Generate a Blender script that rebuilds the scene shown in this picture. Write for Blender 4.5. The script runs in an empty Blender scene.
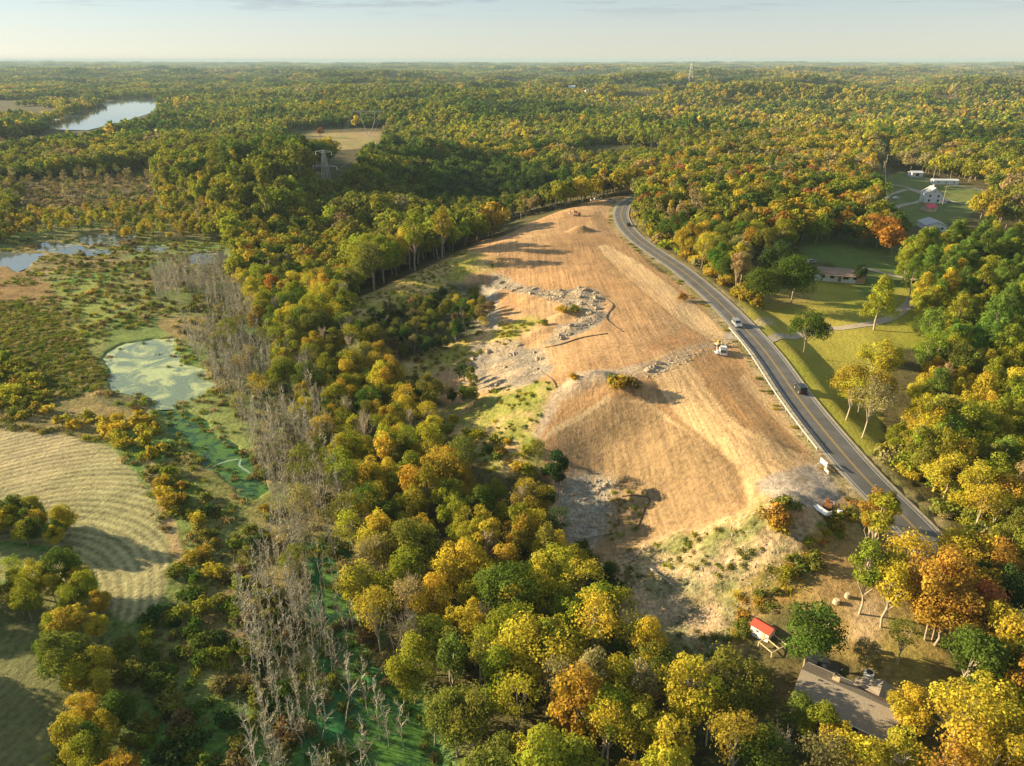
import bpy, bmesh, math, random
import numpy as np
from mathutils import Vector, Matrix
random.seed(7)
R = math.radians
# ------------------------------------------------------------------ camera, sky, sun, exposure
S = bpy.context.scene
C = S.collection
PITCH = R(24.45); FPX = 710.0; CX, CY = 512.0, 383.0; CAMZ = 70.0
cd = bpy.data.cameras.new('camera'); cam = bpy.data.objects.new('camera', cd); C.objects.link(cam)
cam.location = (0, 0, CAMZ); cam.rotation_euler = (R(90) - PITCH, 0, 0)
cd.sensor_width = 36; cd.lens = 36 * FPX / 1024; cd.clip_start = 1; cd.clip_end = 120000
S.camera = cam
SUN_EL = R(15.5); SUN_AZ = R(-73)            # azimuth from the view direction (+Y), negative = to the left
w = bpy.data.worlds.new('World'); S.world = w; w.use_nodes = True
nt = w.node_tree; nt.nodes.clear()
def wn(t): return nt.nodes.new(t)
sky = wn('ShaderNodeTexSky'); sky.sky_type = 'NISHITA'; sky.sun_disc = False
sky.sun_elevation = SUN_EL; sky.sun_rotation = SUN_AZ; sky.altitude = 150; sky.air_density = 1.0; sky.dust_density = .15; sky.ozone_density = 2.5
bg = wn('ShaderNodeBackground'); bg.inputs[1].default_value = 0.051
# thin cloud streaks low over the horizon, laid out by sky direction
tc = wn('ShaderNodeTexCoord'); mp = wn('ShaderNodeMapping'); mp.inputs['Scale'].default_value = (5.5, 5.5, 75)
mp.inputs['Location'].default_value = (3.4, 1.2, 0.3)
ns = wn('ShaderNodeTexNoise'); ns.inputs['Scale'].default_value = 1.5; ns.inputs['Detail'].default_value = 7; ns.inputs['Roughness'].default_value = .62
rp = wn('ShaderNodeMapRange'); rp.inputs[1].default_value = .50; rp.inputs[2].default_value = .62
sp = wn('ShaderNodeSeparateXYZ'); hr = wn('ShaderNodeMapRange'); hr.inputs[1].default_value = .045; hr.inputs[2].default_value = .075
ml = wn('ShaderNodeMath'); ml.operation = 'MULTIPLY'; ml2 = wn('ShaderNodeMath'); ml2.operation = 'MULTIPLY'; ml2.inputs[1].default_value = .75
mx = wn('ShaderNodeMix'); mx.data_type = 'RGBA'; mx.inputs[7].default_value = (2.6, 2.8, 3.2, 1)
L = nt.links.new
L(tc.outputs['Generated'], mp.inputs[0]); L(mp.outputs[0], ns.inputs['Vector']); L(ns.outputs[0], rp.inputs[0])
L(tc.outputs['Generated'], sp.inputs[0]); L(sp.outputs[2], hr.inputs[0]); L(rp.outputs[0], ml.inputs[0]); L(hr.outputs[0], ml.inputs[1])
L(ml.outputs[0], ml2.inputs[0]); L(ml2.outputs[0], mx.inputs[0])
hsv = wn('ShaderNodeHueSaturation'); hsv.inputs['Saturation'].default_value = .68; cool = wn('ShaderNodeMix'); cool.data_type = 'RGBA'; cool.blend_type = 'MULTIPLY'; cool.inputs[0].default_value = 1; cool.inputs[7].default_value = (.90, .97, 1.06, 1); L(hsv.outputs[0], cool.inputs[6]); gr = wn('ShaderNodeMapRange'); gr.inputs[1].default_value = 0; gr.inputs[2].default_value = .09; L(sp.outputs[2], gr.inputs[0])
gm = wn('ShaderNodeMix'); gm.data_type = 'RGBA'; gm.inputs[6].default_value = (5.0, 4.6, 3.75, 1); gm.inputs[7].default_value = (3.3, 4.0, 4.25, 1); L(gr.outputs[0], gm.inputs[0])
even = wn('ShaderNodeMix'); even.data_type = 'RGBA'; even.inputs[0].default_value = .55; L(cool.outputs[2], even.inputs[6]); L(gm.outputs[2], even.inputs[7])
L(even.outputs[2], mx.inputs[6]); L(sky.outputs[0], hsv.inputs['Color']); L(mx.outputs[2], bg.inputs[0])
wo = wn('ShaderNodeOutputWorld'); L(bg.outputs[0], wo.inputs[0])
sd_ = bpy.data.lights.new('sun', 'SUN'); sun = bpy.data.objects.new('sun', sd_); C.objects.link(sun)
sd_.energy = 5.0; sd_.angle = R(.55); sd_.color = (1, .78, .47)
sdir = Vector((math.sin(SUN_AZ) * math.cos(SUN_EL), math.cos(SUN_AZ) * math.cos(SUN_EL), math.sin(SUN_EL)))
sun.rotation_euler = (-sdir).to_track_quat('-Z', 'Y').to_euler(); sun.location = (-200, 100, 150)
S.view_settings.view_transform = 'Standard'; S.view_settings.look = 'None'; S.view_settings.gamma = 1
S.view_settings.exposure = 1.64
S.render.engine = 'CYCLES'
S.cycles.max_bounces = 5; S.cycles.diffuse_bounces = 3; S.cycles.glossy_bounces = 2; S.cycles.transmission_bounces = 3
S.cycles.volume_bounces = 0; S.cycles.transparent_max_bounces = 4
S.cycles.use_denoising = True
HAZE = 7.5e-5; HAZE_COL = (.42, .58, .68, 1); HAZE_G = .0

# ------------------------------------------------------------------ numpy helpers
rng = np.random.default_rng(11)
_T = rng.random((256, 256)).astype(np.float64)
def vnoise(x, y):
    xi = np.floor(x).astype(int); yi = np.floor(y).astype(int); fx = x - xi; fy = y - yi
    fx = fx * fx * (3 - 2 * fx); fy = fy * fy * (3 - 2 * fy)
    a = _T[xi & 255, yi & 255]; b = _T[(xi + 1) & 255, yi & 255]; c = _T[xi & 255, (yi + 1) & 255]; d = _T[(xi + 1) & 255, (yi + 1) & 255]
    return (a * (1 - fx) + b * fx) * (1 - fy) + (c * (1 - fx) + d * fx) * fy
def fbm(x, y, o=4):
    s = 0; a = .5; t = 0
    for i in range(o):
        s = s + a * vnoise(x * 2 ** i + 17.3 * i, y * 2 ** i + 9.1 * i); t += a; a *= .5
    return s / t - .5
def sst(a, b, x):
    t = np.clip((x - a) / (b - a), 0, 1); return t * t * (3 - 2 * t)
cp, sp_ = math.cos(PITCH), math.sin(PITCH)
def rays(px, py):
    u = (np.asarray(px, float) - CX) / FPX; v = (np.asarray(py, float) - CY) / FPX
    return u, cp - v * sp_, -(sp_ + v * cp)           # X, Y, Z for unit depth
def flat(px, py, z):
    dx, dy, dz = rays(px, py); t = (z - CAMZ) / dz
    return dx * t, dy * t
def project(X, Y, Z):
    Z = Z - CAMZ; dep = Y * cp - Z * sp_; up = Y * sp_ + Z * cp
    return CX + FPX * X / dep, CY - FPX * up / dep, dep

# ------------------------------------------------------------------ terrain heights
CTRL = [(918,535,-3),(870,490,-1),(820,428,0),(770,355,0),(722,303,0),(675,262,0),(637,238,0),(622,210,0),
 (600,205,1),(560,215,0),(520,240,-1),(560,260,-1),(620,290,0),(680,350,0),(740,400,0),(790,460,0),(720,440,0),(610,393,.5),(560,350,-3),(540,290,-3),(500,265,-3),(460,265,-4),(420,285,-6),(380,310,-9),(335,262,-23),(330,300,-19),(352,238,-25),
 (430,320,-18),(465,312,-16),(500,300,-8),(400,375,-15),(450,350,-10),(500,335,-6),(540,325,-4),
 (440,385,-18),(480,378,-14),(500,365,-8),(460,410,-13),(510,390,-6),(560,375,-1.5),(470,450,-15),(520,440,-8),
 (554,425,-3),(680,425,0),(735,465,0),(750,500,-1),(640,450,-8.5),(690,490,-6.5),(700,520,-8),(640,510,-13),(600,470,-13),(585,440,-9),(560,452,-10),(566,500,-15),(622,540,-15),(585,520,-16),(600,545,-15),
 (640,580,-12),(700,580,-9),(760,540,-3),(800,500,-1),(720,640,-10),(670,650,-13),(780,590,-5),
 (850,560,-3),(860,620,-4),(900,650,-4),(830,690,-6),(940,720,-5),(760,730,-9),
 (790,330,-3.2),(800,340,-3.2),(830,375,-3.6),(850,380,-3.2),(850,320,-2.2),(850,425,-4),(880,420,-3),(900,330,-1.5),(840,280,-1),(760,310,-2.6),(900,280,-.5),(900,380,-2),
 (960,450,-3),(1000,350,-2),(1000,550,-3),(1020,650,-5),(1000,250,-3),(930,200,-6),(900,175,-7),(1000,200,-4),
 (700,230,2),(760,220,2),(830,200,0),(700,180,-2),
 (250,215,-9),(300,195,-3),(345,178,0),(360,215,-10),(420,225,-26),(480,205,-26),(540,190,-20),(400,258,-22),(470,234,-17),(540,207,-11),
 (50,300,-18),(150,300,-18),(200,350,-18),(250,450,-18),(300,550,-18),(320,650,-18),(350,740,-18),(100,420,-18),(60,500,-17.5),(150,560,-17.5),(30,700,-17),(200,650,-18),(100,230,-18),(200,240,-18),(20,200,-18),(120,180,-18),
 (330,380,-16),(380,470,-15),(430,560,-15),(480,650,-14),(520,740,-13),(600,700,-12),(380,600,-17),(540,600,-14),(500,520,-14),(300,300,-15),(260,260,-15),
 (-200,300,-18),(-200,600,-18),(-100,760,-17),(-300,200,-18),(200,850,-18),(500,850,-13),(800,850,-7),(1000,850,-5),(1200,300,-3),(1200,600,-5),(1150,200,-5),
 (100,150,-19),(250,150,-12),(400,150,-20),(600,150,-12),(800,140,-8),(1000,150,-6),(-100,150,-18),(1200,150,-8)]
cpts = np.array([[*flat(a, b, z), z] for a, b, z in CTRL])
def _k(r2): return r2 * np.log(r2 + 1e-9) * .5
_n = len(cpts); SC = 100.0
_P = cpts[:, :2] / SC
_K = _k(((_P[:, None] - _P[None]) ** 2).sum(-1)) + np.eye(_n) * .03
_A = np.zeros((_n + 3, _n + 3)); _A[:_n, :_n] = _K; _A[:_n, _n] = 1; _A[:_n, _n + 1:] = _P; _A[_n, :_n] = 1; _A[_n + 1:, :_n] = _P.T
_w = np.linalg.solve(_A, np.r_[cpts[:, 2], 0, 0, 0])
GS = 3.0; GX0, GX1, GY0, GY1 = -760, 960, 0, 1260
gx = np.arange(GX0, GX1, GS); gy = np.arange(GY0, GY1, GS)
GXX, GYY = np.meshgrid(gx, gy)
Z = _w[_n] + _w[_n + 1] * GXX / SC + _w[_n + 2] * GYY / SC
for i in range(_n): Z = Z + _w[i] * _k((GXX / SC - _P[i, 0]) ** 2 + (GYY / SC - _P[i, 1]) ** 2)
Z = np.clip(Z, -28, 5)
def far_h(X, Y):
    valley = sst(-.12, -.42, X / (Y + 50)) * sst(4200, 2600, Y)
    a = -12 + 92 * fbm(X / 430 + 3, Y / 230 + 8, 3) * (.7 + .3 * sst(600, 2500, Y))
    a = a + sst(3000, 9000, Y) * (80 * fbm(X / 2600 + 5.5, Y / 1300 + 2.2, 3) + 4)
    return a * (1 - valley) + valley * -18.2
wf = sst(760, 1150, GYY)
GH = Z * (1 - wf) + far_h(GXX, GYY) * wf
GH += fbm(GXX / 14, GYY / 14, 3) * 1.2
def gsample(G, X, Y):
    fx = np.clip((X - GX0) / GS, 0, len(gx) - 1.001); fy = np.clip((Y - GY0) / GS, 0, len(gy) - 1.001)
    i = fx.astype(int); j = fy.astype(int); a = fx - i; b = fy - j
    return (G[j, i] * (1 - a) + G[j, i + 1] * a) * (1 - b) + (G[j + 1, i] * (1 - a) + G[j + 1, i + 1] * a) * b
def base_h(X, Y):
    X = np.asarray(X, float); Y = np.asarray(Y, float)
    k = sst(1100, 1200, Y) + sst(650, 750, np.abs(X - 50)) ; k = np.clip(k, 0, 1)
    h = gsample(GH, X, Y)
    return h * (1 - k) + far_h(X, Y) * k
def unp(pts, dz=0.0, hf=None):
    """pixel positions on the photograph -> points of the terrain (raised by dz)"""
    hf = hf or height
    P = np.array(pts, float).reshape(-1, 2); dx, dy, dzr = rays(P[:, 0], P[:, 1])
    ts = np.geomspace(60, 14000, 700)
    XX = dx[:, None] * ts; YY = dy[:, None] * ts; ZZ = CAMZ + dzr[:, None] * ts
    below = ZZ < hf(XX, YY) + dz
    k = np.where(below.any(1), below.argmax(1), 699); k = np.maximum(k, 1)
    lo = ts[k - 1]; hi = ts[k]
    for _ in range(14):
        m = (lo + hi) / 2; b = CAMZ + dzr * m < hf(dx * m, dy * m) + dz
        hi = np.where(b, m, hi); lo = np.where(b, lo, m)
    X, Y = dx * hi, dy * hi
    return np.stack([X, Y, hf(X, Y)], 1)
def seg_dist(X, Y, P, closed=False):
    n = len(P); d = np.full(np.shape(X), 1e9)
    for i in range(n if closed else n - 1):
        a = P[i]; b = P[(i + 1) % n]; vx, vy = b[0] - a[0], b[1] - a[1]; q = vx * vx + vy * vy + 1e-9
        t = np.clip(((X - a[0]) * vx + (Y - a[1]) * vy) / q, 0, 1)
        d = np.minimum(d, (X - a[0] - t * vx) ** 2 + (Y - a[1] - t * vy) ** 2)
    return np.sqrt(d)
def inside(X, Y, P):
    r = np.zeros(np.shape(X), bool); n = len(P)
    for i in range(n):
        a = P[i]; b = P[(i + 1) % n]
        if a[1] == b[1]: continue
        c = ((a[1] > Y) != (b[1] > Y)) & (X < (b[0] - a[0]) * (Y - a[1]) / (b[1] - a[1]) + a[0])
        r ^= c
    return r
def polyw(X, Y, P, soft=1.0, warp=0.0, wl=6.0):
    """soft weight 0..1 of points inside polygon P (world XY)"""
    m = soft * 3 + warp * 2 + 2
    bb = (X > P[:, 0].min() - m) & (X < P[:, 0].max() + m) & (Y > P[:, 1].min() - m) & (Y < P[:, 1].max() + m)
    out = np.zeros(np.shape(X)); x = X[bb]; y = Y[bb]
    if len(x) == 0: return out
    s = seg_dist(x, y, P, True); s = np.where(inside(x, y, P), s, -s)
    if warp: s = s + warp * 2 * fbm(x / wl, y / wl, 4)
    out[bb] = sst(-soft, soft, s); return out
def spline(P, step=3.0):
    P = np.asarray(P, float); Q = np.vstack([2 * P[0] - P[1], P, 2 * P[-1] - P[-2]]); out = []
    for i in range(1, len(Q) - 2):
        n = max(2, int(np.linalg.norm(Q[i + 1][:2] - Q[i][:2]) / step))
        for k in range(n):
            t = k / n
            out.append(.5 * ((2 * Q[i]) + (-Q[i - 1] + Q[i + 1]) * t + (2 * Q[i - 1] - 5 * Q[i] + 4 * Q[i + 1] - Q[i + 2]) * t * t + (-Q[i - 1] + 3 * Q[i] - 3 * Q[i + 1] + Q[i + 2]) * t ** 3))
    out.append(Q[-2]); return np.array(out)
# the main road: centre line
ROADPX = [(1090,690,-6),(1010,625,-5),(960,578,-4),(911,524,-2.5),(868,481,-1),(832,440,0),(797,396,0),(765,351,0),(735,318,0),(708,292,.1),(680,269,.3),(655,252,.4),(636,238,.4),(624,224,.4),(621,212,.3),(628,202,0),(650,193,-1),(700,186,-2),(760,181,-3)]
road = spline([[*flat(a, b, z), z] for a, b, z in ROADPX])
# water basins: (polygon px, level)
MARSH_Z = -17.9
def W0(pts, dz=0.0): return unp(pts, dz, base_h)
WATER = {
 'lake': [(50,128),(58,121),(85,112),(108,103),(135,98),(152,99),(146,106),(140,113),(108,122),(75,130)],
 'pond': [(-60,256),(0,252),(25,253),(42,254),(36,262),(28,266),(20,271),(8,266),(-50,270)],
 'duckweed_pond': [(108,353),(128,345),(150,341),(172,340),(180,358),(198,372),(217,386),(205,396),(188,402),(170,408),(152,407),(148,399),(128,392),(110,386),(106,368)],
 'channel': [(163,410),(185,412),(200,420),(235,445),(262,470),(270,490),(262,503),(243,503),(236,488),(224,472),(200,466),(186,450),(170,428)],
 'side_channel': [(318,548),(330,552),(338,600),(350,640),(362,680),(400,692),(428,718),(446,800),(345,800),(352,740),(340,700),(334,650),(322,600)],
 'shallows': [(75,238),(92,235),(130,235),(133,239),(118,246),(90,246)],
 'shallow_strip': [(130,246),(160,246),(175,249),(150,253),(128,251)],
 'shallow_pool': [(185,256),(205,252),(224,252),(226,258),(212,265),(190,263)],
 'stream': [(38,243),(60,242),(90,248),(118,252),(112,256),(70,254),(40,250)],
}
LEVEL = {k: MARSH_Z for k in WATER}
WPOLY = {}
for k, p in WATER.items():
    q = np.array([[*flat(a, b, MARSH_Z)] for a, b in p]); WPOLY[k] = q
def PF(pts, z=MARSH_Z): return np.array([[*flat(a, b, z)] for a, b in pts])
MARSH = PF([(-400,190),(40,180),(150,172),(170,205),(222,226),(240,280),(285,360),(325,430),(345,520),(365,600),(400,660),(440,720),(470,850),(60,900),(-300,900)])
HAND = []   # local earthworks: (x, y, radius x, radius y, angle, height)
def add_mound(px, py, rx, ry, ang, h, z0):
    x, y = flat(px, py, z0); HAND.append((float(x), float(y), rx, ry, R(ang), h))
add_mound(624,386, 6.5, 3.2, -10, 2.0, 0); add_mound(590,378, 5.5, 3.4, 10, 2.8, 0); add_mound(580,232, 5, 3.5, 0, 2.8, 0)
add_mound(786,512, 6, 6, 20, 4.0, 0); add_mound(568,312, 5.5, 2.6, 5, 2.2, -1); add_mound(545,325, 5, 2, 5, 1.4, -2); add_mound(688,299, 3, 2, 0, 1.2, 0)
RIM = spline(np.c_[PF([(548,431),(580,413),(610,397),(630,398),(652,403),(690,429),(735,463),(748,503)], 0), np.zeros(8)], 3.0)[:, :2]
BOWL = np.vstack([RIM, PF([(735,515),(690,545),(620,560),(575,560),(550,500)], -10)])
ROUGH = [(PF([(492,273),(545,290),(600,292),(606,306),(598,322),(560,340),(540,340),(575,318),(580,310),(510,292)], -2), 3.2), (PF([(470,345),(500,338),(545,350),(552,370),(530,382),(478,390),(468,378)], -9), 1.3), (PF([(600,552),(735,517),(845,512),(780,590),(740,650),(700,690),(650,660)], -8), 1.5)]
_rb = (road[:, 0].min() - 30, road[:, 0].max() + 30, road[:, 1].min() - 30, road[:, 1].max() + 30)
def height(X, Y):
    X = np.asarray(X, float); Y = np.asarray(Y, float); shp = X.shape
    h = base_h(X, Y)
    h = h * 1.0
    mw = polyw(X, Y, MARSH, 7, 0)
    h = h * (1 - mw) + mw * (MARSH_Z + .45 + .5 * fbm(X / 9, Y / 9, 4))
    for k, P in WPOLY.items():
        big = k == 'lake'
        wgt = polyw(X, Y, P, 14 if big else 1.4, 0 if big else 3.0, 7)
        lo = MARSH_Z - 1.2
        h = h * (1 - wgt) + lo * wgt
    bw = polyw(X, Y, BOWL, .6, 0)
    if np.any(bw > 0):
        d_ = np.where(bw > 0, seg_dist(X, Y, RIM), 0); h = h * (1 - bw) + bw * np.minimum(h, -.15 - .42 * np.minimum(d_, 24))
    for P, amp in ROUGH:
        w_ = polyw(X, Y, P, 2.5, 0); h = h + w_ * amp * (fbm(X / 6, Y / 6, 3) + .12)
    for (x, y, rx, ry, a, mh) in HAND:
        near = (np.abs(X - x) < 3 * rx) & (np.abs(Y - y) < 3 * rx)
        if near.any():
            dx = X[near] - x; dy = Y[near] - y; c, s = math.cos(a), math.sin(a)
            r = np.sqrt(((dx * c + dy * s) / rx) ** 2 + ((-dx * s + dy * c) / ry) ** 2)
            h[near] += mh * np.clip(1 - r * .8, 0, 1) ** .8 * (1 + .5 * fbm(X[near] / 2, Y[near] / 2, 3))
    nb = (X > _rb[0]) & (X < _rb[1]) & (Y > _rb[2]) & (Y < _rb[3])
    if nb.any():
        x = X[nb]; y = Y[nb]
        best = np.full(x.shape, 1e9); rz = np.zeros(x.shape)
        for i in range(0, len(road)):
            d = (x - road[i, 0]) ** 2 + (y - road[i, 1]) ** 2; m = d < best
            best[m] = d[m]; rz[m] = road[i, 2]
        d = seg_dist(x, y, road[:, :2])
        k = sst(15, 6.2, d)
        h[nb] = h[nb] * (1 - k) + (rz - .22) * k
    return h
# cached height grid for everything near the camera
G2S = 1.0
g2x = np.arange(-330, 480, G2S); g2y = np.arange(14, 640, G2S)
_a, _b = np.meshgrid(g2x, g2y); GH2 = height(_a, _b)
_full = height
def height_fast(X, Y):
    X = np.asarray(X, float); Y = np.asarray(Y, float)
    near = (X > -328) & (X < 477) & (Y > 16) & (Y < 637)
    out = np.empty(X.shape)
    if near.any():
        x = X[near]; y = Y[near]
        fx = (x - g2x[0]) / G2S; fy = (y - g2y[0]) / G2S; i = fx.astype(int); j = fy.astype(int); a = fx - i; b = fy - j
        out[near] = (GH2[j, i] * (1 - a) + GH2[j, i + 1] * a) * (1 - b) + (GH2[j + 1, i] * (1 - a) + GH2[j + 1, i + 1] * a) * b
    if (~near).any(): out[~near] = _full(X[~near], Y[~near])
    return out
height = height_fast
def at(px, py, dz=0.0):
    p = unp([(px, py)], dz)[0]; return Vector((float(p[0]), float(p[1]), float(p[2])))
def gz(x, y): return float(height(np.array([x]), np.array([y]))[0])

# ------------------------------------------------------------------ materials
def mat(name, col=(.5, .5, .5), rough=.8, metal=0.0, noise=0.0, nscale=3.0, bump=0.0, emit=None):
    m = bpy.data.materials.new(name); m.use_nodes = True; t = m.node_tree; b = t.nodes['Principled BSDF']
    b.inputs['Base Color'].default_value = (*col, 1); b.inputs['Roughness'].default_value = rough; b.inputs['Metallic'].default_value = metal
    if noise or bump:
        c = t.nodes.new('ShaderNodeTexCoord'); n = t.nodes.new('ShaderNodeTexNoise'); n.inputs['Scale'].default_value = nscale; n.inputs['Detail'].default_value = 6
        t.links.new(c.outputs['Object'], n.inputs['Vector'])
        if noise:
            r = t.nodes.new('ShaderNodeMapRange'); r.inputs[1].default_value = .25; r.inputs[2].default_value = .75; r.inputs[3].default_value = 1 - noise; r.inputs[4].default_value = 1 + noise
            v = t.nodes.new('ShaderNodeVectorMath'); v.operation = 'SCALE'; v.inputs[0].default_value = col
            t.links.new(n.outputs[0], r.inputs[0]); t.links.new(r.outputs[0], v.inputs['Scale']); t.links.new(v.outputs[0], b.inputs['Base Color'])
        if bump:
            u = t.nodes.new('ShaderNodeBump'); u.inputs['Strength'].default_value = bump; u.inputs['Distance'].default_value = .3
            t.links.new(n.outputs[0], u.inputs['Height']); t.links.new(u.outputs[0], b.inputs['Normal'])
    return m
def foliage_mat(name, transl=.42, default=None):
    m = bpy.data.materials.new(name); m.use_nodes = True; t = m.node_tree; t.nodes.clear(); N = t.nodes.new; K = t.links.new
    a = N('ShaderNodeAttribute'); a.attribute_type = 'INSTANCER'; a.attribute_name = 'tint'
    v = N('ShaderNodeAttribute'); v.attribute_type = 'GEOMETRY'; v.attribute_name = 'leafvar'
    sx = N('ShaderNodeSeparateXYZ'); K(v.outputs['Vector'], sx.inputs[0])
    r = N('ShaderNodeMapRange'); r.inputs[3].default_value = .62; r.inputs[4].default_value = 1.38; K(sx.outputs[0], r.inputs[0])
    s = N('ShaderNodeVectorMath'); s.operation = 'SCALE'; K(a.outputs['Vector'], s.inputs[0]); K(r.outputs[0], s.inputs['Scale'])
    hs = N('ShaderNodeHueSaturation'); K(s.outputs[0], hs.inputs['Color'])
    r2 = N('ShaderNodeMapRange'); r2.inputs[3].default_value = .485; r2.inputs[4].default_value = .53; K(sx.outputs[1], r2.inputs[0]); K(r2.outputs[0], hs.inputs['Hue'])
    d = N('ShaderNodeBsdfDiffuse'); tr = N('ShaderNodeBsdfTranslucent'); mi = N('ShaderNodeMixShader'); mi.inputs[0].default_value = transl
    K(hs.outputs[0], d.inputs[0]); K(hs.outputs[0], tr.inputs[0]); K(d.outputs[0], mi.inputs[1]); K(tr.outputs[0], mi.inputs[2])
    o = N('ShaderNodeOutputMaterial'); K(mi.outputs[0], o.inputs[0]); return m
M = dict(
 leaf=foliage_mat('leaves'), twig=foliage_mat('twigs', .0),
 bark=mat('bark', (.30, .25, .18), .9, noise=.3, nscale=2), palebark=mat('pale_bark', (.36, .31, .22), .9, noise=.25, nscale=2),
 dead=mat('dead_wood', (.34, .32, .245), .9, noise=.35, nscale=1.5),
 asphalt=mat('asphalt', (.10, .10, .098), .85, noise=.3, nscale=.25, bump=.1), white=mat('white_line', (.50, .49, .46), .7, noise=.15), yellow=mat('yellow_line', (.42, .28, .07), .7, noise=.15),
 gravel=mat('gravel', (.34, .29, .22), .95, noise=.3, nscale=1.2, bump=.4), steel=mat('galvanised_steel', (.44, .44, .42), .5, .2, noise=.1),
 shoulder=mat('shoulder', (.33, .29, .22), .95, noise=.3, nscale=.8),
 wood=mat('wood', (.30, .2, .11), .8, noise=.25), white_wall=mat('white_siding', (.72, .72, .70), .7, noise=.05), tan_wall=mat('tan_wall', (.55, .45, .30), .8, noise=.12),
 redroof=mat('red_roof', (.46, .07, .035), .5, noise=.08), pinkroof=mat('magenta_roof', (.60, .05, .10), .5, noise=.08), shingle=mat('shingles', (.25, .21, .16), .9, noise=.25, nscale=4, bump=.2),
 brownroof=mat('brown_roof', (.24, .17, .13), .9, noise=.2, nscale=3), greyroof=mat('grey_roof', (.35, .36, .37), .6, noise=.1), whiteroof=mat('white_metal_roof', (.70, .72, .74), .4, noise=.06),
 glass=mat('window_glass', (.03, .04, .05), .08), brick=mat('brick', (.42, .24, .14), .9, noise=.25, nscale=8), black=mat('black_rubber', (.02, .02, .02), .8),
 carwhite=mat('white_paint', (.75, .75, .74), .3, noise=.02), cardark=mat('dark_paint', (.03, .035, .045), .25, .2, noise=.02), machine=mat('machine_paint', (.26, .11, .04), .45, noise=.1), carsilver=mat('silver_paint', (.4, .42, .44), .3, .4, noise=.02),
 yellowmachine=mat('yellow_machine_paint', (.65, .38, .03), .45, noise=.1), lamp=mat('lamp_glass', (.5, .05, .03), .3), rock=mat('rock', (.34, .275, .195), .9, noise=.3, nscale=1.5, bump=.4),
 fabric=mat('black_fabric', (.14, .10, .065), .9, noise=.2), hay=mat('straw', (.5, .38, .18), .95, noise=.25, nscale=3), plastic=mat('blue_plastic', (.10, .16, .22), .5), shirt=mat('cloth', (.5, .45, .1), .8), skin=mat('skin', (.5, .3, .2), .6),
)
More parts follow.
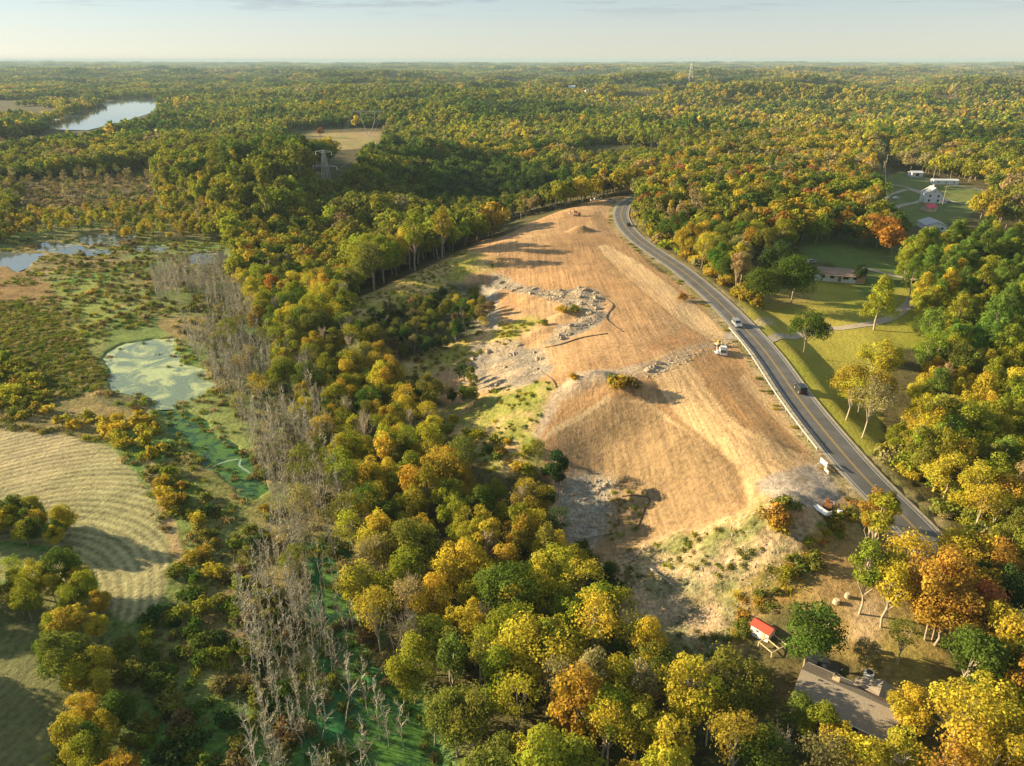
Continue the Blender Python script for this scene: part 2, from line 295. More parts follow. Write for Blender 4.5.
# the ground: base colour from the painted attribute, with noise, stubble rows and vehicle tracks on top
def ground_material():
    m = bpy.data.materials.new('ground'); m.use_nodes = True; t = m.node_tree; b = t.nodes['Principled BSDF']; N = t.nodes.new; K = t.links.new
    b.inputs['Roughness'].default_value = .95; b.inputs['Specular IOR Level'].default_value = .15
    col = N('ShaderNodeAttribute'); col.attribute_name = 'soil'; mk = N('ShaderNodeAttribute'); mk.attribute_name = 'cover'
    sx = N('ShaderNodeSeparateXYZ'); K(mk.outputs['Vector'], sx.inputs[0])          # x = mottling, y = stubble rows, z = tracks
    g = N('ShaderNodeNewGeometry')
    def noise(sc, det=5, rough=.6, vec=None):
        n = N('ShaderNodeTexNoise'); n.inputs['Scale'].default_value = sc; n.inputs['Detail'].default_value = det; n.inputs['Roughness'].default_value = rough
        K(vec or g.outputs['Position'], n.inputs['Vector']); return n.outputs[0]
    def rng_(x, a, b_, c, d):
        r = N('ShaderNodeMapRange'); r.inputs[1].default_value = a; r.inputs[2].default_value = b_; r.inputs[3].default_value = c; r.inputs[4].default_value = d; K(x, r.inputs[0]); return r.outputs[0]
    def math_(op, x, y):
        q = N('ShaderNodeMath'); q.operation = op
        for i, s in enumerate((x, y)):
            if isinstance(s, (int, float)): q.inputs[i].default_value = s
            else: K(s, q.inputs[i])
        return q.outputs[0]
    n1 = noise(1.1, 6, .7); n2 = noise(.16, 5, .65)
    a1 = rng_(n1, .3, .7, -.55, .55); a2 = rng_(n2, .3, .7, -.35, .35)
    k = math_('ADD', math_('MULTIPLY', math_('ADD', a1, a2), sx.outputs[0]), 1.0)
    # stubble rows: arcs about a point of the field
    cen = unp([(-60, 660)])[0]
    sub = N('ShaderNodeVectorMath'); sub.operation = 'SUBTRACT'; sub.inputs[1].default_value = (float(cen[0]), float(cen[1]), 0); K(g.outputs['Position'], sub.inputs[0])
    fl = N('ShaderNodeVectorMath'); fl.operation = 'MULTIPLY'; fl.inputs[1].default_value = (1, .8, 0); K(sub.outputs[0], fl.inputs[0])
    ln = N('ShaderNodeVectorMath'); ln.operation = 'LENGTH'; K(fl.outputs[0], ln.inputs[0])
    rad = math_('ADD', ln.outputs['Value'], math_('MULTIPLY', noise(.04, 2), 1.4))
    sn = math_('SINE', math_('MULTIPLY', rad, 2 * math.pi / 1.7), 0); sn2 = math_('SINE', math_('MULTIPLY', rad, 2 * math.pi / 4.3), 0)
    st = math_('MULTIPLY', math_('ADD', math_('MULTIPLY', sn, .2), math_('MULTIPLY', sn2, .06)), sx.outputs[1])
    st = math_('MULTIPLY', st, rng_(noise(.35, 4), .3, .6, .3, 1.3))
    # vehicle tracks and raking marks, running with the road
    mp = N('ShaderNodeMapping'); mp.inputs['Rotation'].default_value = (0, 0, R(8)); mp.inputs['Scale'].default_value = (1.7, .03, .3); K(g.outputs['Position'], mp.inputs[0])
    tr = rng_(noise(1.0, 5, .6, mp.outputs[0]), .3, .7, -.30, .18)
    mp2 = N('ShaderNodeMapping'); mp2.inputs['Rotation'].default_value = (0, 0, R(-58)); mp2.inputs['Scale'].default_value = (.9, .05, .3); K(g.outputs['Position'], mp2.inputs[0])
    tr2 = rng_(noise(1.0, 5, .6, mp2.outputs[0]), .3, .7, -.22, .2)
    tk = math_('MULTIPLY', math_('ADD', tr, tr2), sx.outputs[2])
    tot = math_('MAXIMUM', math_('ADD', math_('ADD', k, st), tk), .2)
    s = N('ShaderNodeVectorMath'); s.operation = 'SCALE'; K(col.outputs['Vector'], s.inputs[0]); K(tot, s.inputs['Scale'])
    K(s.outputs[0], b.inputs['Base Color'])
    bu = N('ShaderNodeBump'); bu.inputs['Strength'].default_value = .7; bu.inputs['Distance'].default_value = .45
    hh = math_('ADD', math_('MULTIPLY', n1, .8), math_('MULTIPLY', tot, .3)); K(hh, bu.inputs['Height']); K(bu.outputs[0], b.inputs['Normal'])
    return m
def water_material(name, weed, cover, tint=(.03, .045, .04), scale=.12, rough=.08):
    m = bpy.data.materials.new(name); m.use_nodes = True; t = m.node_tree; b = t.nodes['Principled BSDF']; N = t.nodes.new; K = t.links.new; b.inputs['Specular IOR Level'].default_value = .18 if name.startswith(('green', 'algae')) else .6
    g = N('ShaderNodeNewGeometry'); n = N('ShaderNodeTexNoise'); n.inputs['Scale'].default_value = scale; n.inputs['Detail'].default_value = 7; n.inputs['Roughness'].default_value = .6; n.inputs['Distortion'].default_value = 1.2
    K(g.outputs['Position'], n.inputs['Vector'])
    r = N('ShaderNodeMapRange'); r.inputs[1].default_value = .62 - cover * .3; r.inputs[2].default_value = .74 - cover * .3; K(n.outputs[0], r.inputs[0])
    c = N('ShaderNodeMix'); c.data_type = 'RGBA'; c.inputs[6].default_value = (*tint, 1); c.inputs[7].default_value = (*weed, 1); K(r.outputs[0], c.inputs[0])
    n2 = N('ShaderNodeTexNoise'); n2.inputs['Scale'].default_value = 1.5; n2.inputs['Detail'].default_value = 4; K(g.outputs['Position'], n2.inputs['Vector'])
    r3 = N('ShaderNodeMapRange'); r3.inputs[1].default_value = .3; r3.inputs[2].default_value = .7; r3.inputs[3].default_value = .7; r3.inputs[4].default_value = 1.25; K(n2.outputs[0], r3.inputs[0])
    s = N('ShaderNodeVectorMath'); s.operation = 'SCALE'; K(c.outputs[2], s.inputs[0]); K(r3.outputs[0], s.inputs['Scale']); K(s.outputs[0], b.inputs['Base Color'])
    r2 = N('ShaderNodeMapRange'); r2.inputs[3].default_value = rough; r2.inputs[4].default_value = .9; K(r.outputs[0], r2.inputs[0]); K(r2.outputs[0], b.inputs['Roughness'])
    bu = N('ShaderNodeBump'); bu.inputs['Strength'].default_value = .05; K(n2.outputs[0], bu.inputs['Height']); K(bu.outputs[0], b.inputs['Normal'])
    return m

# ------------------------------------------------------------------ mesh helpers
def mesh_np(name, V, F, mats, mi=None, smooth=False):
    me = bpy.data.meshes.new(name); V = np.asarray(V, np.float32); F = np.asarray(F, np.int32); k = F.shape[1]
    me.vertices.add(len(V)); me.vertices.foreach_set('co', V.ravel()); me.loops.add(F.size); me.loops.foreach_set('vertex_index', F.ravel())
    me.polygons.add(len(F)); me.polygons.foreach_set('loop_start', np.arange(0, F.size, k, dtype=np.int32))
    for m in mats: me.materials.append(m)
    if mi is not None: me.polygons.foreach_set('material_index', np.asarray(mi, np.int32))
    if smooth: me.polygons.foreach_set('use_smooth', np.ones(len(F), bool))
    me.update(); return me
def vec_attr(me, name, A, dom='POINT'):
    a = me.attributes.new(name, 'FLOAT_VECTOR', dom); a.data.foreach_set('vector', np.asarray(A, np.float32).ravel())
def link(name, data, parent=None, loc=(0, 0, 0), rz=0.0, sc=1.0):
    o = bpy.data.objects.new(name, data); C.objects.link(o); o.location = loc; o.rotation_euler = (0, 0, rz)
    o.scale = (sc, sc, sc) if not hasattr(sc, '__len__') else sc
    if parent: o.parent = parent
    return o
def tag(o, label, cat, group=None):
    o['label'] = label; o['category'] = cat
    if group: o['group'] = group
    return o
def struct(name, me, kind='structure', **k):
    o = link(name, me, **k); o['kind'] = kind; return o
class MB:
    """collects boxes, prisms and tubes into ONE mesh"""
    def __init__(s): s.b = bmesh.new()
    def box(s, cx, cy, cz, sx, sy, sz, rz=0, rx=0, ry=0, bev=0):
        M4 = Matrix.Translation((cx, cy, cz)) @ Matrix.Rotation(rz, 4, 'Z') @ Matrix.Rotation(ry, 4, 'Y') @ Matrix.Rotation(rx, 4, 'X') @ Matrix.Diagonal((sx, sy, sz, 1))
        r = bmesh.ops.create_cube(s.b, size=1, matrix=M4)
        if bev: bmesh.ops.bevel(s.b, geom=list({e for v in r['verts'] for e in v.link_edges}), offset=bev, segments=2, affect='EDGES')
        return s
    def tube(s, pts, r0, r1=None, n=6):
        r1 = r0 if r1 is None else r1; P = [Vector(p) for p in pts]; rings = []
        for i, p in enumerate(P):
            d = (P[min(i + 1, len(P) - 1)] - P[max(i - 1, 0)]).normalized(); a = d.orthogonal().normalized(); b = d.cross(a)
            r = r0 + (r1 - r0) * i / max(1, len(P) - 1)
            rings.append([s.b.verts.new(p + (a * math.cos(2 * math.pi * k / n) + b * math.sin(2 * math.pi * k / n)) * r) for k in range(n)])
        for i in range(len(P) - 1):
            for k in range(n): s.b.faces.new((rings[i][k], rings[i][(k + 1) % n], rings[i + 1][(k + 1) % n], rings[i + 1][k]))
        s.b.faces.new(rings[0][::-1]); s.b.faces.new(rings[-1]); return s
    def prism(s, prof, y0, y1, axis='y'):
        """a profile of (x, z) pairs extruded along y"""
        f = (lambda x, z, y: (x, y, z)) if axis == 'y' else (lambda x, z, y: (y, x, z))
        a = [s.b.verts.new(f(x, z, y0)) for x, z in prof]; b = [s.b.verts.new(f(x, z, y1)) for x, z in prof]; n = len(a)
        s.b.faces.new(a); s.b.faces.new(b[::-1])
        for i in range(n): s.b.faces.new((a[i], b[i], b[(i + 1) % n], a[(i + 1) % n]))
        return s
    def poly(s, pts): s.b.faces.new([s.b.verts.new(p) for p in pts]); return s
    def build(s, name, m, parent=None, smooth=False, **k):
        bmesh.ops.recalc_face_normals(s.b, faces=s.b.faces[:]); me = bpy.data.meshes.new(name); s.b.to_mesh(me); s.b.free()
        for q in (m if isinstance(m, (list, tuple)) else [m]): me.materials.append(q)
        if smooth: me.polygons.foreach_set('use_smooth', [True] * len(me.polygons))
        return link(name, me, parent, **k)
def empty(name, loc, rz=0.0, sc=1.0):
    o = bpy.data.objects.new(name, None); C.objects.link(o); o.location = loc; o.rotation_euler = (0, 0, rz); o.empty_display_size = .5
    o.scale = (sc, sc, sc) if not hasattr(sc, '__len__') else sc; return o

# ------------------------------------------------------------------ the ground sheet and its cover
def build_ground():
    ys = [26.0]
    while ys[-1] < 900: ys.append(ys[-1] + max(.38, (ys[-1] + 20) * .0044))
    while ys[-1] < 25000: ys.append(ys[-1] * 1.018)
    ys = np.array(ys); t = np.linspace(-1.15, 1.15, 960)
    Y, T = np.meshgrid(ys, t, indexing='ij'); X = T * (Y + 60)
    Zg = height(X, Y)
    n0, n1 = X.shape; x = X.ravel(); y = Y.ravel()
    col = np.zeros((len(x), 3)); cov = np.zeros((len(x), 3))
    n = fbm(x / 30, y / 30, 4)[:, None]; n5 = fbm(x / 5, y / 5, 4)[:, None]
    def lay(wgt, c, mot=1.0, rows=0.0, trk=0.0):
        nonlocal col, cov
        w_ = wgt[:, None] if wgt.ndim == 1 else wgt
        col = col * (1 - w_) + np.asarray(c) * w_; cov = cov * (1 - w_) + np.array([mot, rows, trk]) * w_
    def mixc(a, b, k): k = np.clip(k, 0, 1); return np.asarray(a) * (1 - k) + np.asarray(b) * k
    def zone(P, c, mot=1.0, rows=0.0, trk=0.0, soft=1.0, warp=1.5, wl=6.0, opac=1.0): lay(polyw(x, y, P, soft, warp, wl) * opac, c, mot, rows, trk)
    def wp(pts): return unp(pts)[:, :2]
    lay(np.ones(len(x)), mixc((.055, .06, .02), (.11, .09, .035), .5 + n * 1.5), 1.0)
    far = sst(1500, 5000, y)
    lay(far, mixc((.06, .075, .025), (.15, .12, .04), .5 + 2.2 * fbm(x / 160, y / 260, 4)[:, None]), .4)
    # the marsh
    mcol = mixc(mixc((.16, .14, .045), (.25, .19, .08), .5 + n5 * 2.5), (.09, .19, .035), .3 + n * 3.0)
    lay(polyw(x, y, MARSH, 6, 3), mcol, 1.1)
    zone(PF([(-200,190),(20,182),(150,172),(160,205),(90,225),(-200,240)]), mixc((.17, .12, .07), (.10, .10, .04), .5 + n5 * 2), 1.2, soft=6, warp=6)
    zone(PF([(-200,300),(20,303),(55,312),(80,340),(108,378),(96,392),(60,402),(-200,410)]), mixc((.13, .125, .05), (.10, .13, .035), .5 + n5 * 2), 1.1, soft=.8, warp=2)
    zone(PF([(-200,262),(20,268),(50,285),(60,300),(20,305),(-200,305)]), (.22, .14, .05), 1.1, soft=2, warp=4)
    zone(PF([(95,400),(110,393),(140,392),(156,400),(150,408),(120,412)]), (.13, .13, .05), 1.1, soft=.8, warp=1)
    zone(PF([(55,285),(90,282),(120,300),(110,330),(100,345),(75,330),(60,305)]), (.20, .24, .05), .8, soft=1.5, warp=4)
    zone(PF([(180,405),(220,392),(240,400),(256,440),(268,478),(250,460),(215,430)]), (.17, .21, .06), .9, soft=1, warp=2)
    zone(PF([(120,308),(150,315),(170,338),(130,345),(105,352),(98,335)]), (.14, .2, .05), .8, soft=1, warp=3)
    for zc in ([(300,540),(350,545),(385,650),(445,700),(450,800),(300,800),(315,700)],):
        zone(PF(zc), mixc((.03, .15, .05), (.10, .13, .04), .4 + n5 * 3), .8, soft=2, warp=3)
    # the stubble field and the field below it
    f1 = wp([(-150,425),(0,430),(60,434),(108,447),(138,474),(158,512),(172,560),(166,592),(150,612),(128,622),(112,612),(95,580),(70,550),(30,542),(-150,540)])
    zone(f1, mixc((.34, .29, .155), (.27, .26, .12), .5 + n * 2.5), .7, 1.1, soft=.6, warp=.8)
    zone(wp([(-150,548),(0,545),(60,556),(88,580),(80,600),(40,590),(0,580),(-150,575)]), mixc((.36, .30, .15), (.2, .22, .08), .5 + n * 2), .6, .7, soft=1, warp=1)
    f2 = wp([(-300,585),(0,598),(40,600),(70,640),(60,700),(48,766),(40,860),(-300,860)])
    zone(f2, mixc((.11, .14, .045), (.17, .16, .07), .5 + n * 2), .6, .5, soft=.7, warp=.8)  # grassy field, its green darkened to carry some of the tree shade
    zone(wp([(140,455),(150,455),(168,500),(185,560),(180,590),(172,560),(160,515)]), (.34, .25, .12), .7, soft=.5, warp=.6)
    # cleared building ground
    dirt = mixc((.44, .285, .145), (.36, .22, .105), .5 + n * 4)
    site = wp([(650,196),(600,199),(560,211),(500,237),(450,257),(400,279),(360,298),(340,320),(360,345),(400,365),(440,400),(470,430),(490,470),(550,480),(560,545),(600,556),(615,600),(635,650),(700,700),(745,650),(770,600),(845,545),(860,505),(838,480),(822,462),(732,330),(690,290),(650,265),(622,235),(612,212)])
    zone(site, dirt, .5, 0, .75, soft=1, warp=1.0)
    grassy = mixc((.30, .28, .05), (.46, .33, .15), .5 + n5 * 3.0)
    zone(wp([(470,250),(440,262),(400,280),(350,300),(330,330),(350,350),(400,335),(420,300),(470,275),(500,268),(505,262)]), grassy, .9, soft=2, warp=3)
    zone(wp([(380,380),(410,356),(470,335),(530,316),(545,320),(520,335),(500,350),(470,362),(440,372),(400,400)]), grassy, .9, soft=1.2, warp=3)
    zone(wp([(430,410),(480,395),(540,378),(560,384),(545,400),(540,430),(548,470),(490,475),(455,440)]), mixc((.22, .23, .05), (.42, .30, .15), .45 + n5 * 3.0), .9, soft=1.5, warp=3)
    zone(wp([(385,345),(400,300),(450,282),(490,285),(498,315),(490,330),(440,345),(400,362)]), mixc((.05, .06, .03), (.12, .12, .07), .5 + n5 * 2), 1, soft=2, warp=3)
    # straw mats and graded strips
    zone(wp([(594,247),(606,244),(640,262),(690,300),(722,326),(728,338),(712,342),(680,322),(640,290)]), (.54, .38, .20), .4, 0, .7, soft=.35, warp=.3)
    zone(wp([(642,363),(678,350),(706,385),(745,428),(800,452),(816,462),(790,472),(758,482),(750,502),(742,478),(720,455),(690,430),(668,405)]), (.52, .355, .18), .45, 0, .8, soft=.35, warp=.3)
    zone(wp([(684,350),(722,344),(768,395),(818,452),(800,452),(745,426),(712,388)]), (.38, .225, .10), .4, 0, .7, soft=.35, warp=.3)
    zone(wp([(744,372),(772,400),(822,455),(816,461),(780,425),(738,382)]), (.50, .34, .17), .45, 0, .8, soft=.35, warp=.3)
    zone(wp([(470,240),(520,240),(600,290),(598,300),(540,280),(480,262)]), (.44, .26, .12), .5, 0, 1.2, soft=3, warp=3, opac=.7)
    zone(wp([(560,240),(600,250),(660,300),(650,345),(600,330),(605,300)]), (.42, .25, .115), .4, 0, .9, soft=3, warp=3, opac=.6)
    zone(wp([(640,358),(650,340),(690,330),(700,340),(660,352)]), (.38, .215, .10), .7, 0, 0, soft=1.2, warp=1.5)
    zone(wp([(555,425),(610,396),(650,400),(690,428),(735,462),(748,505),(735,515),(700,530),(650,545),(600,548),(565,540),(560,480)]), mixc((.36, .225, .11), (.27, .185, .095), .5 + n * 3), .6, 0, .8, soft=.3, warp=.3)
    zone(wp([(552,427),(608,394),(612,399),(560,430),(540,445)]), (.42, .31, .17), .5, soft=.3, warp=.3)
    zone(wp([(609,394),(650,401),(690,428),(735,462),(735,465),(688,431),(650,404),(612,398)]), (.47, .34, .18), .5, soft=.3, warp=.3)
    grey = mixc((.34, .27, .18), (.22, .195, .155), .5 + n5 * 3.5)
    zone(wp([(470,345),(500,338),(545,348),(556,372),(530,385),(478,392),(468,380)]), grey, 1.0, soft=1, warp=1.5)
    zone(wp([(560,478),(575,470),(612,478),(610,520),(595,548),(568,540)]), (.30, .29, .24), 1.1, soft=2, warp=2)
    zone(wp([(490,272),(505,276),(545,290),(600,290),(608,305),(600,325),(560,345),(540,345),(560,325),(585,312),(560,303),(510,292),(492,285)]), grey, 1.2, soft=1, warp=2.5)
    zone(wp([(482,285),(498,290),(500,330),(478,330)]), (.36, .31, .24), .7, soft=1, warp=1)
    zone(wp([(575,372),(620,368),(660,360),(690,345),(735,336),(736,341),(700,350),(668,370),(640,378),(600,384),(560,400),(540,440),(532,436),(552,395)]), (.38, .30, .21), .8, 0, .4, soft=1, warp=1)
    zone(wp([(755,482),(790,470),(818,462),(838,478),(845,500),(800,512),(775,502)]), (.38, .32, .25), .9, 0, 0, soft=1, warp=1)
    zone(wp([(600,550),(650,545),(735,517),(760,500),(800,512),(845,505),(850,530),(780,590),(745,650),(700,700),(650,660),(620,600)]), mixc(mixc((.17, .18, .05), (.46, .33, .18), .6 + n5 * 4), (.26, .22, .16), .1 + n * 2.5), 1.3, soft=2, warp=3)
    # wheel ruts, gullies and the seams of the straw mats
    def rut(pts, wd, c, o=.7, gauge=0, mot=.6):
        L_ = spline(wp(pts), 3.0)[:, :2]; m_ = (x > L_[:, 0].min() - 4) & (x < L_[:, 0].max() + 4) & (y > L_[:, 1].min() - 4) & (y < L_[:, 1].max() + 4); d = np.full(len(x), 99.0); d[m_] = seg_dist(x[m_], y[m_], L_)
        lay(sst(wd, wd * .4, np.abs(d - gauge) + .5 * fbm(x / 3, y / 3, 3)) * o, c, mot, 0, .3)
    for pts in ([(500,262),(540,272),(590,292),(640,330),(665,345)],[(520,240),(560,262),(610,300),(650,340),(690,360)],[(560,222),(590,245),(630,290),(690,345),(740,400),(790,462)],[(600,205),(595,225),(605,245),(650,290),(705,335),(735,335)],[(610,385),(640,372),(690,350),(735,337)],[(560,400),(590,388),(640,376)],
        [(665,345),(700,395),(745,440),(800,478)],[(690,340),(730,385),(780,440),(815,468)],[(560,480),(600,455),(650,430)],[(600,520),(650,500),(700,480),(735,468)],[(615,540),(680,520),(735,510)],[(480,268),(530,262),(580,262),(620,280)],[(545,340),(590,350),(630,345),(680,335)],[(640,300),(660,330),(700,340)]):
        rut(pts, .55, (.30, .20, .10), .55, .95)
    for pts in ([(743,505),(738,480),(722,456),(690,430),(652,404),(612,397)],[(606,244),(640,262),(690,300),(724,328)],[(596,247),(640,290),(680,322),(712,342)],[(640,362),(668,405),(720,455),(742,480)],[(706,385),(745,428),(800,452)],[(684,348),(712,388),(745,426)]): rut(pts, .5, (.20, .13, .06), .7)
    for pts in ([(600,300),(615,312),(608,325),(620,345),(612,352)],[(605,425),(620,455),(632,480),(628,500)],[(660,420),(668,450),(672,480),(660,500)],[(585,440),(590,470),(600,500)],[(700,445),(702,480),(695,505)],[(640,410),(640,440),(650,470)],[(690,560),(670,590),(660,620)],[(730,540),(715,580),(690,610)]): rut(pts, .6, (.24, .165, .09), .6)
    # verge along the road
    rd = np.full(len(x), 99.0); nb = (x > _rb[0]) & (x < _rb[1]) & (y > _rb[2]) & (y < _rb[3])
    rd[nb] = seg_dist(x[nb], y[nb], road[::2, :2])
    lay(sst(7.5, 5.5, rd + 1.6 * fbm(x / 4, y / 4, 3)) * .8, mixc((.20, .19, .06), (.38, .30, .17), .5 + n5 * 3), .9)
    # lawns on the right
    lawn = mixc((.22, .235, .030), (.32, .28, .05), .5 + n * 2.5)
    zone(wp([(728,285),(760,292),(800,286),(850,262),(905,285),(945,320),(935,345),(900,350),(880,368),(885,440),(862,456),(838,440),(800,388),(762,340)]), lawn, .35, soft=1, warp=1.5)
    zone(wp([(800,232),(850,222),(905,240),(905,285),(870,300),(830,262),(800,262)]), (.10, .15, .035), .4, soft=2, warp=2)  # back lawn: its shade is painted in as a darker green
    zone(wp([(750,322),(772,318),(775,326),(755,329)]), (.40, .32, .16), .7, soft=1, warp=1)
    zone(wp([(745,297),(812,290),(815,300),(750,306)]), (.30, .23, .08), .7, soft=2, warp=1.5, opac=.7)
    zone(wp([(800,590),(850,530),(885,540),(915,600),(960,680),(955,720),(900,705),(850,665),(810,640)]), mixc((.19, .18, .04), (.30, .20, .08), .45 + n * 3), .8, soft=1.5, warp=2)
    zone(wp([(850,605),(872,600),(885,625),(870,645),(845,640)]), (.38, .28, .16), .8, soft=2, warp=2)
    zone(wp([(750,575),(800,545),(850,500),(862,512),(800,590),(770,610),(735,650),(728,640)]), mixc((.28, .17, .05), (.20, .18, .05), .5 + n5 * 3), 1.1, soft=1.5, warp=2)
    zone(wp([(870,183),(900,172),(985,190),(985,206),(960,222),(905,228),(878,220)]), mixc((.10, .15, .04), (.15, .17, .045), .5 + n * 2), .5, soft=3, warp=3)
    zone(wp([(285,136),(330,133),(382,132),(380,146),(340,150),(290,148)]), mixc((.27, .24, .08), (.33, .24, .12), .5 + n * 2), .5, soft=5, warp=4)
    zone(wp([(345,176),(362,172),(356,188),(332,196)]), (.12, .17, .045), .6, soft=3, warp=2)
    V = np.stack([x, y, Zg.ravel()], 1)
    i = np.arange(n0 - 1)[:, None] * n1 + np.arange(n1 - 1)[None]; i = i.ravel()
    F = np.stack([i, i + 1, i + n1 + 1, i + n1], 1)
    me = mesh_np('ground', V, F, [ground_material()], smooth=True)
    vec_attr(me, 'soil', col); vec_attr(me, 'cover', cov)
    return struct('ground', me)
build_ground()
# water
wm = {'lake': water_material('lake_water', (.1, .1, .05), -.6, (.10, .13, .14), rough=.06), 'pond': water_material('pond_water', (.2, .22, .12), -.3, (.12, .15, .15), rough=.06),
 'duckweed_pond': water_material('duckweed_water', (.33, .41, .21), .55, (.16, .22, .13), .09, rough=.15), 'channel': water_material('green_water', (.055, .145, .03), .7, (.02, .06, .025), .25),
 'side_channel': water_material('algae_water', (.075, .18, .03), .7, (.025, .08, .025), .25)}
for k in ('shallows', 'shallow_strip', 'shallow_pool', 'stream'): wm[k] = water_material(k + '_water', (.28, .30, .2), .25, (.06, .09, .08), .2)
for k, P in WPOLY.items():
    off = 20 if k == 'lake' else 2.2; T = np.roll(P, -1, 0) - np.roll(P, 1, 0); T /= np.linalg.norm(T, axis=1, keepdims=True); area = (P[:, 0] * np.roll(P[:, 1], -1) - np.roll(P[:, 0], -1) * P[:, 1]).sum()
    Q = P + np.stack([T[:, 1], -T[:, 0]], 1) * off * (1 if area > 0 else -1)
    bm = bmesh.new(); bm.faces.new([bm.verts.new((q[0], q[1], LEVEL[k])) for q in Q]); bmesh.ops.triangulate(bm, faces=bm.faces[:], ngon_method='EAR_CLIP'); bmesh.ops.recalc_face_normals(bm, faces=bm.faces[:])
    me = bpy.data.meshes.new(k); bm.to_mesh(me); bm.free(); me.materials.append(wm[k])
    if me.polygons[0].normal.z < 0: me.flip_normals()
    struct(k, me)

scum = spline(np.c_[PF([(194,466),(204,471),(216,465),(228,461),(241,459),(239,465),(250,473)]), np.full(7, MARSH_Z + .02)], 1.0)
# ------------------------------------------------------------------ road, markings, paths
def strip(name, line, o0, o1, lift, m, drape=False, dash=None):
    """a sheet between offsets o0..o1 to the right of the line"""
    P = line[:, :2]; T = np.gradient(P, axis=0); T /= np.linalg.norm(T, axis=1, keepdims=True) + 1e-9; Nn = np.stack([T[:, 1], -T[:, 0]], 1)
    k = max(2, int(abs(o1 - o0) / 1.5) + 1); cols = []
    for o in np.linspace(o0, o1, k):
        q = P + Nn * o; z = (height(q[:, 0], q[:, 1]) if drape else line[:, 2]) + lift; cols.append(np.c_[q, z])
    V = np.stack(cols, 1).reshape(-1, 3); n = len(P); F = []
    for i in range(n - 1):
        if dash and (i // dash) % 2: continue
        for j in range(k - 1): a = i * k + j; F.append((a, a + 1, a + k + 1, a + k))
    return mesh_np(name, V, F, [m])
struct('scum_streak', strip('scum_streak', scum, -.28, .28, 0, mat('pale_scum', (.20, .30, .20), .6, noise=.3, nscale=1.0)))
struct('road', strip('road', road, -3.3, 3.3, 0.0, M['asphalt']))
struct('road_shoulder', strip('road_shoulder', road, -4.0, 4.0, -.02, M['shoulder']))
mk = [strip('m', road, o, o + wd, .008, m) for o, wd, m in ((-3.0, .13, M['white']), (2.87, .13, M['white']), (-.2, .13, M['yellow']), (.07, .13, M['yellow']))]
for m_, nm in zip(mk, ('edge_line', 'edge_line', 'centre_line', 'centre_line')): struct(nm, m_)
def path(pts, wd, m, name='path', dz=.06):
    P = unp(pts); L2 = spline(P, 2.0); return struct(name, strip(name, L2, -wd / 2, wd / 2, dz, m, drape=True))
path([(760,345),(780,336),(810,331),(850,327),(885,320),(905,308),(915,296)], 3.4, M['gravel'], 'driveway', .10)
path([(862,268),(880,272),(905,278),(940,285)], 3, M['gravel'], 'driveway', .10)
path([(882,222),(880,200),(905,190),(925,196),(915,203),(900,206),(884,216)], 3.5, M['gravel'], 'driveway', .15)
path([(880,184),(905,187),(945,200),(975,206),(1000,210)], 3.0, M['gravel'], 'farm_road', .15)
path([(905,175),(940,183),(985,190),(1040,192)], 4.5, M['asphalt'], 'farm_road', .15)
path([(724,336),(738,337),(752,338)], 5, M['gravel'], 'site_entrance', .10)
# ------------------------------------------------------------------ plants: crowns of leaf faces, tapered trunks and limbs
def leaf_cloud(cen, rad, n, size, g, flat_=.85, jit=.75, inner=.7):
    """n leaf faces spread over the clumps (centres cen, radii rad)"""
    cen = np.asarray(cen, float); rad = np.asarray(rad, float); p = rad ** 2; p = p / p.sum()
    k = g.choice(len(cen), n, p=p); d = g.normal(size=(n, 3)); d[:, 2] += .25; d /= np.linalg.norm(d, axis=1, keepdims=True)
    rr = g.uniform(inner, 1.08, n) * rad[k]; rr = np.where(g.random(n) < .16, rr * g.uniform(1, 1.45, n), rr)
    c = cen[k] + d * rr[:, None] * [1, 1, flat_]
    nn = d + g.normal(size=(n, 3)) * jit * .55; nn[:, 2] += .15; nn /= np.linalg.norm(nn, axis=1, keepdims=True)
    a = np.cross(nn, g.normal(size=(n, 3))); a /= np.linalg.norm(a, axis=1, keepdims=True) + 1e-9; b = np.cross(nn, a)
    s = (size * g.uniform(.55, 1.25, n))[:, None] * .5; e = g.uniform(.6, 1.0, n)[:, None]
    V = np.stack([c - a * s, c - b * s * e + nn * s * .3, c + a * s, c + b * s * e - nn * s * .2], 1).reshape(-1, 3)
    F = np.arange(4 * n).reshape(-1, 4)
    cl = g.random(len(cen))[k] * .7 + g.random(n) * .3; hu = g.random(len(cen))[k] * .6 + g.random(n) * .4
    return V, F, np.repeat(np.stack([cl, hu, cl * 0], 1), 4, 0)
def tube_np(P, r0, r1, n=5):
    P = np.asarray(P, float); V = []; m = len(P)
    for i in range(m):
        d = P[min(i + 1, m - 1)] - P[max(i - 1, 0)]; d = d / (np.linalg.norm(d) + 1e-9); a = np.cross(d, [0.31, .9, .2]); a /= np.linalg.norm(a) + 1e-9; b = np.cross(d, a); r = r0 + (r1 - r0) * i / (m - 1)
        for k in range(n): q = 2 * math.pi * k / n; V.append(P[i] + (a * math.cos(q) + b * math.sin(q)) * r)
    F = [(i * n + k, i * n + (k + 1) % n, (i + 1) * n + (k + 1) % n, (i + 1) * n + k) for i in range(m - 1) for k in range(n)]
    return np.array(V), np.array(F)
def cat(parts):
    V = []; F = []; o = 0
    for v, f in parts: V.append(v); F.append(f + o); o += len(v)
    return np.vstack(V), np.vstack(F)
def limb(p0, p1, g, wob=.3, n=4):
    t = np.linspace(0, 1, n)[:, None]; P = np.asarray(p0) * (1 - t) + np.asarray(p1) * t; P[1:-1] += g.normal(size=(n - 2, 3)) * wob; P[:, 2] += (t[:, 0] * (1 - t[:, 0])) * -.4; return P
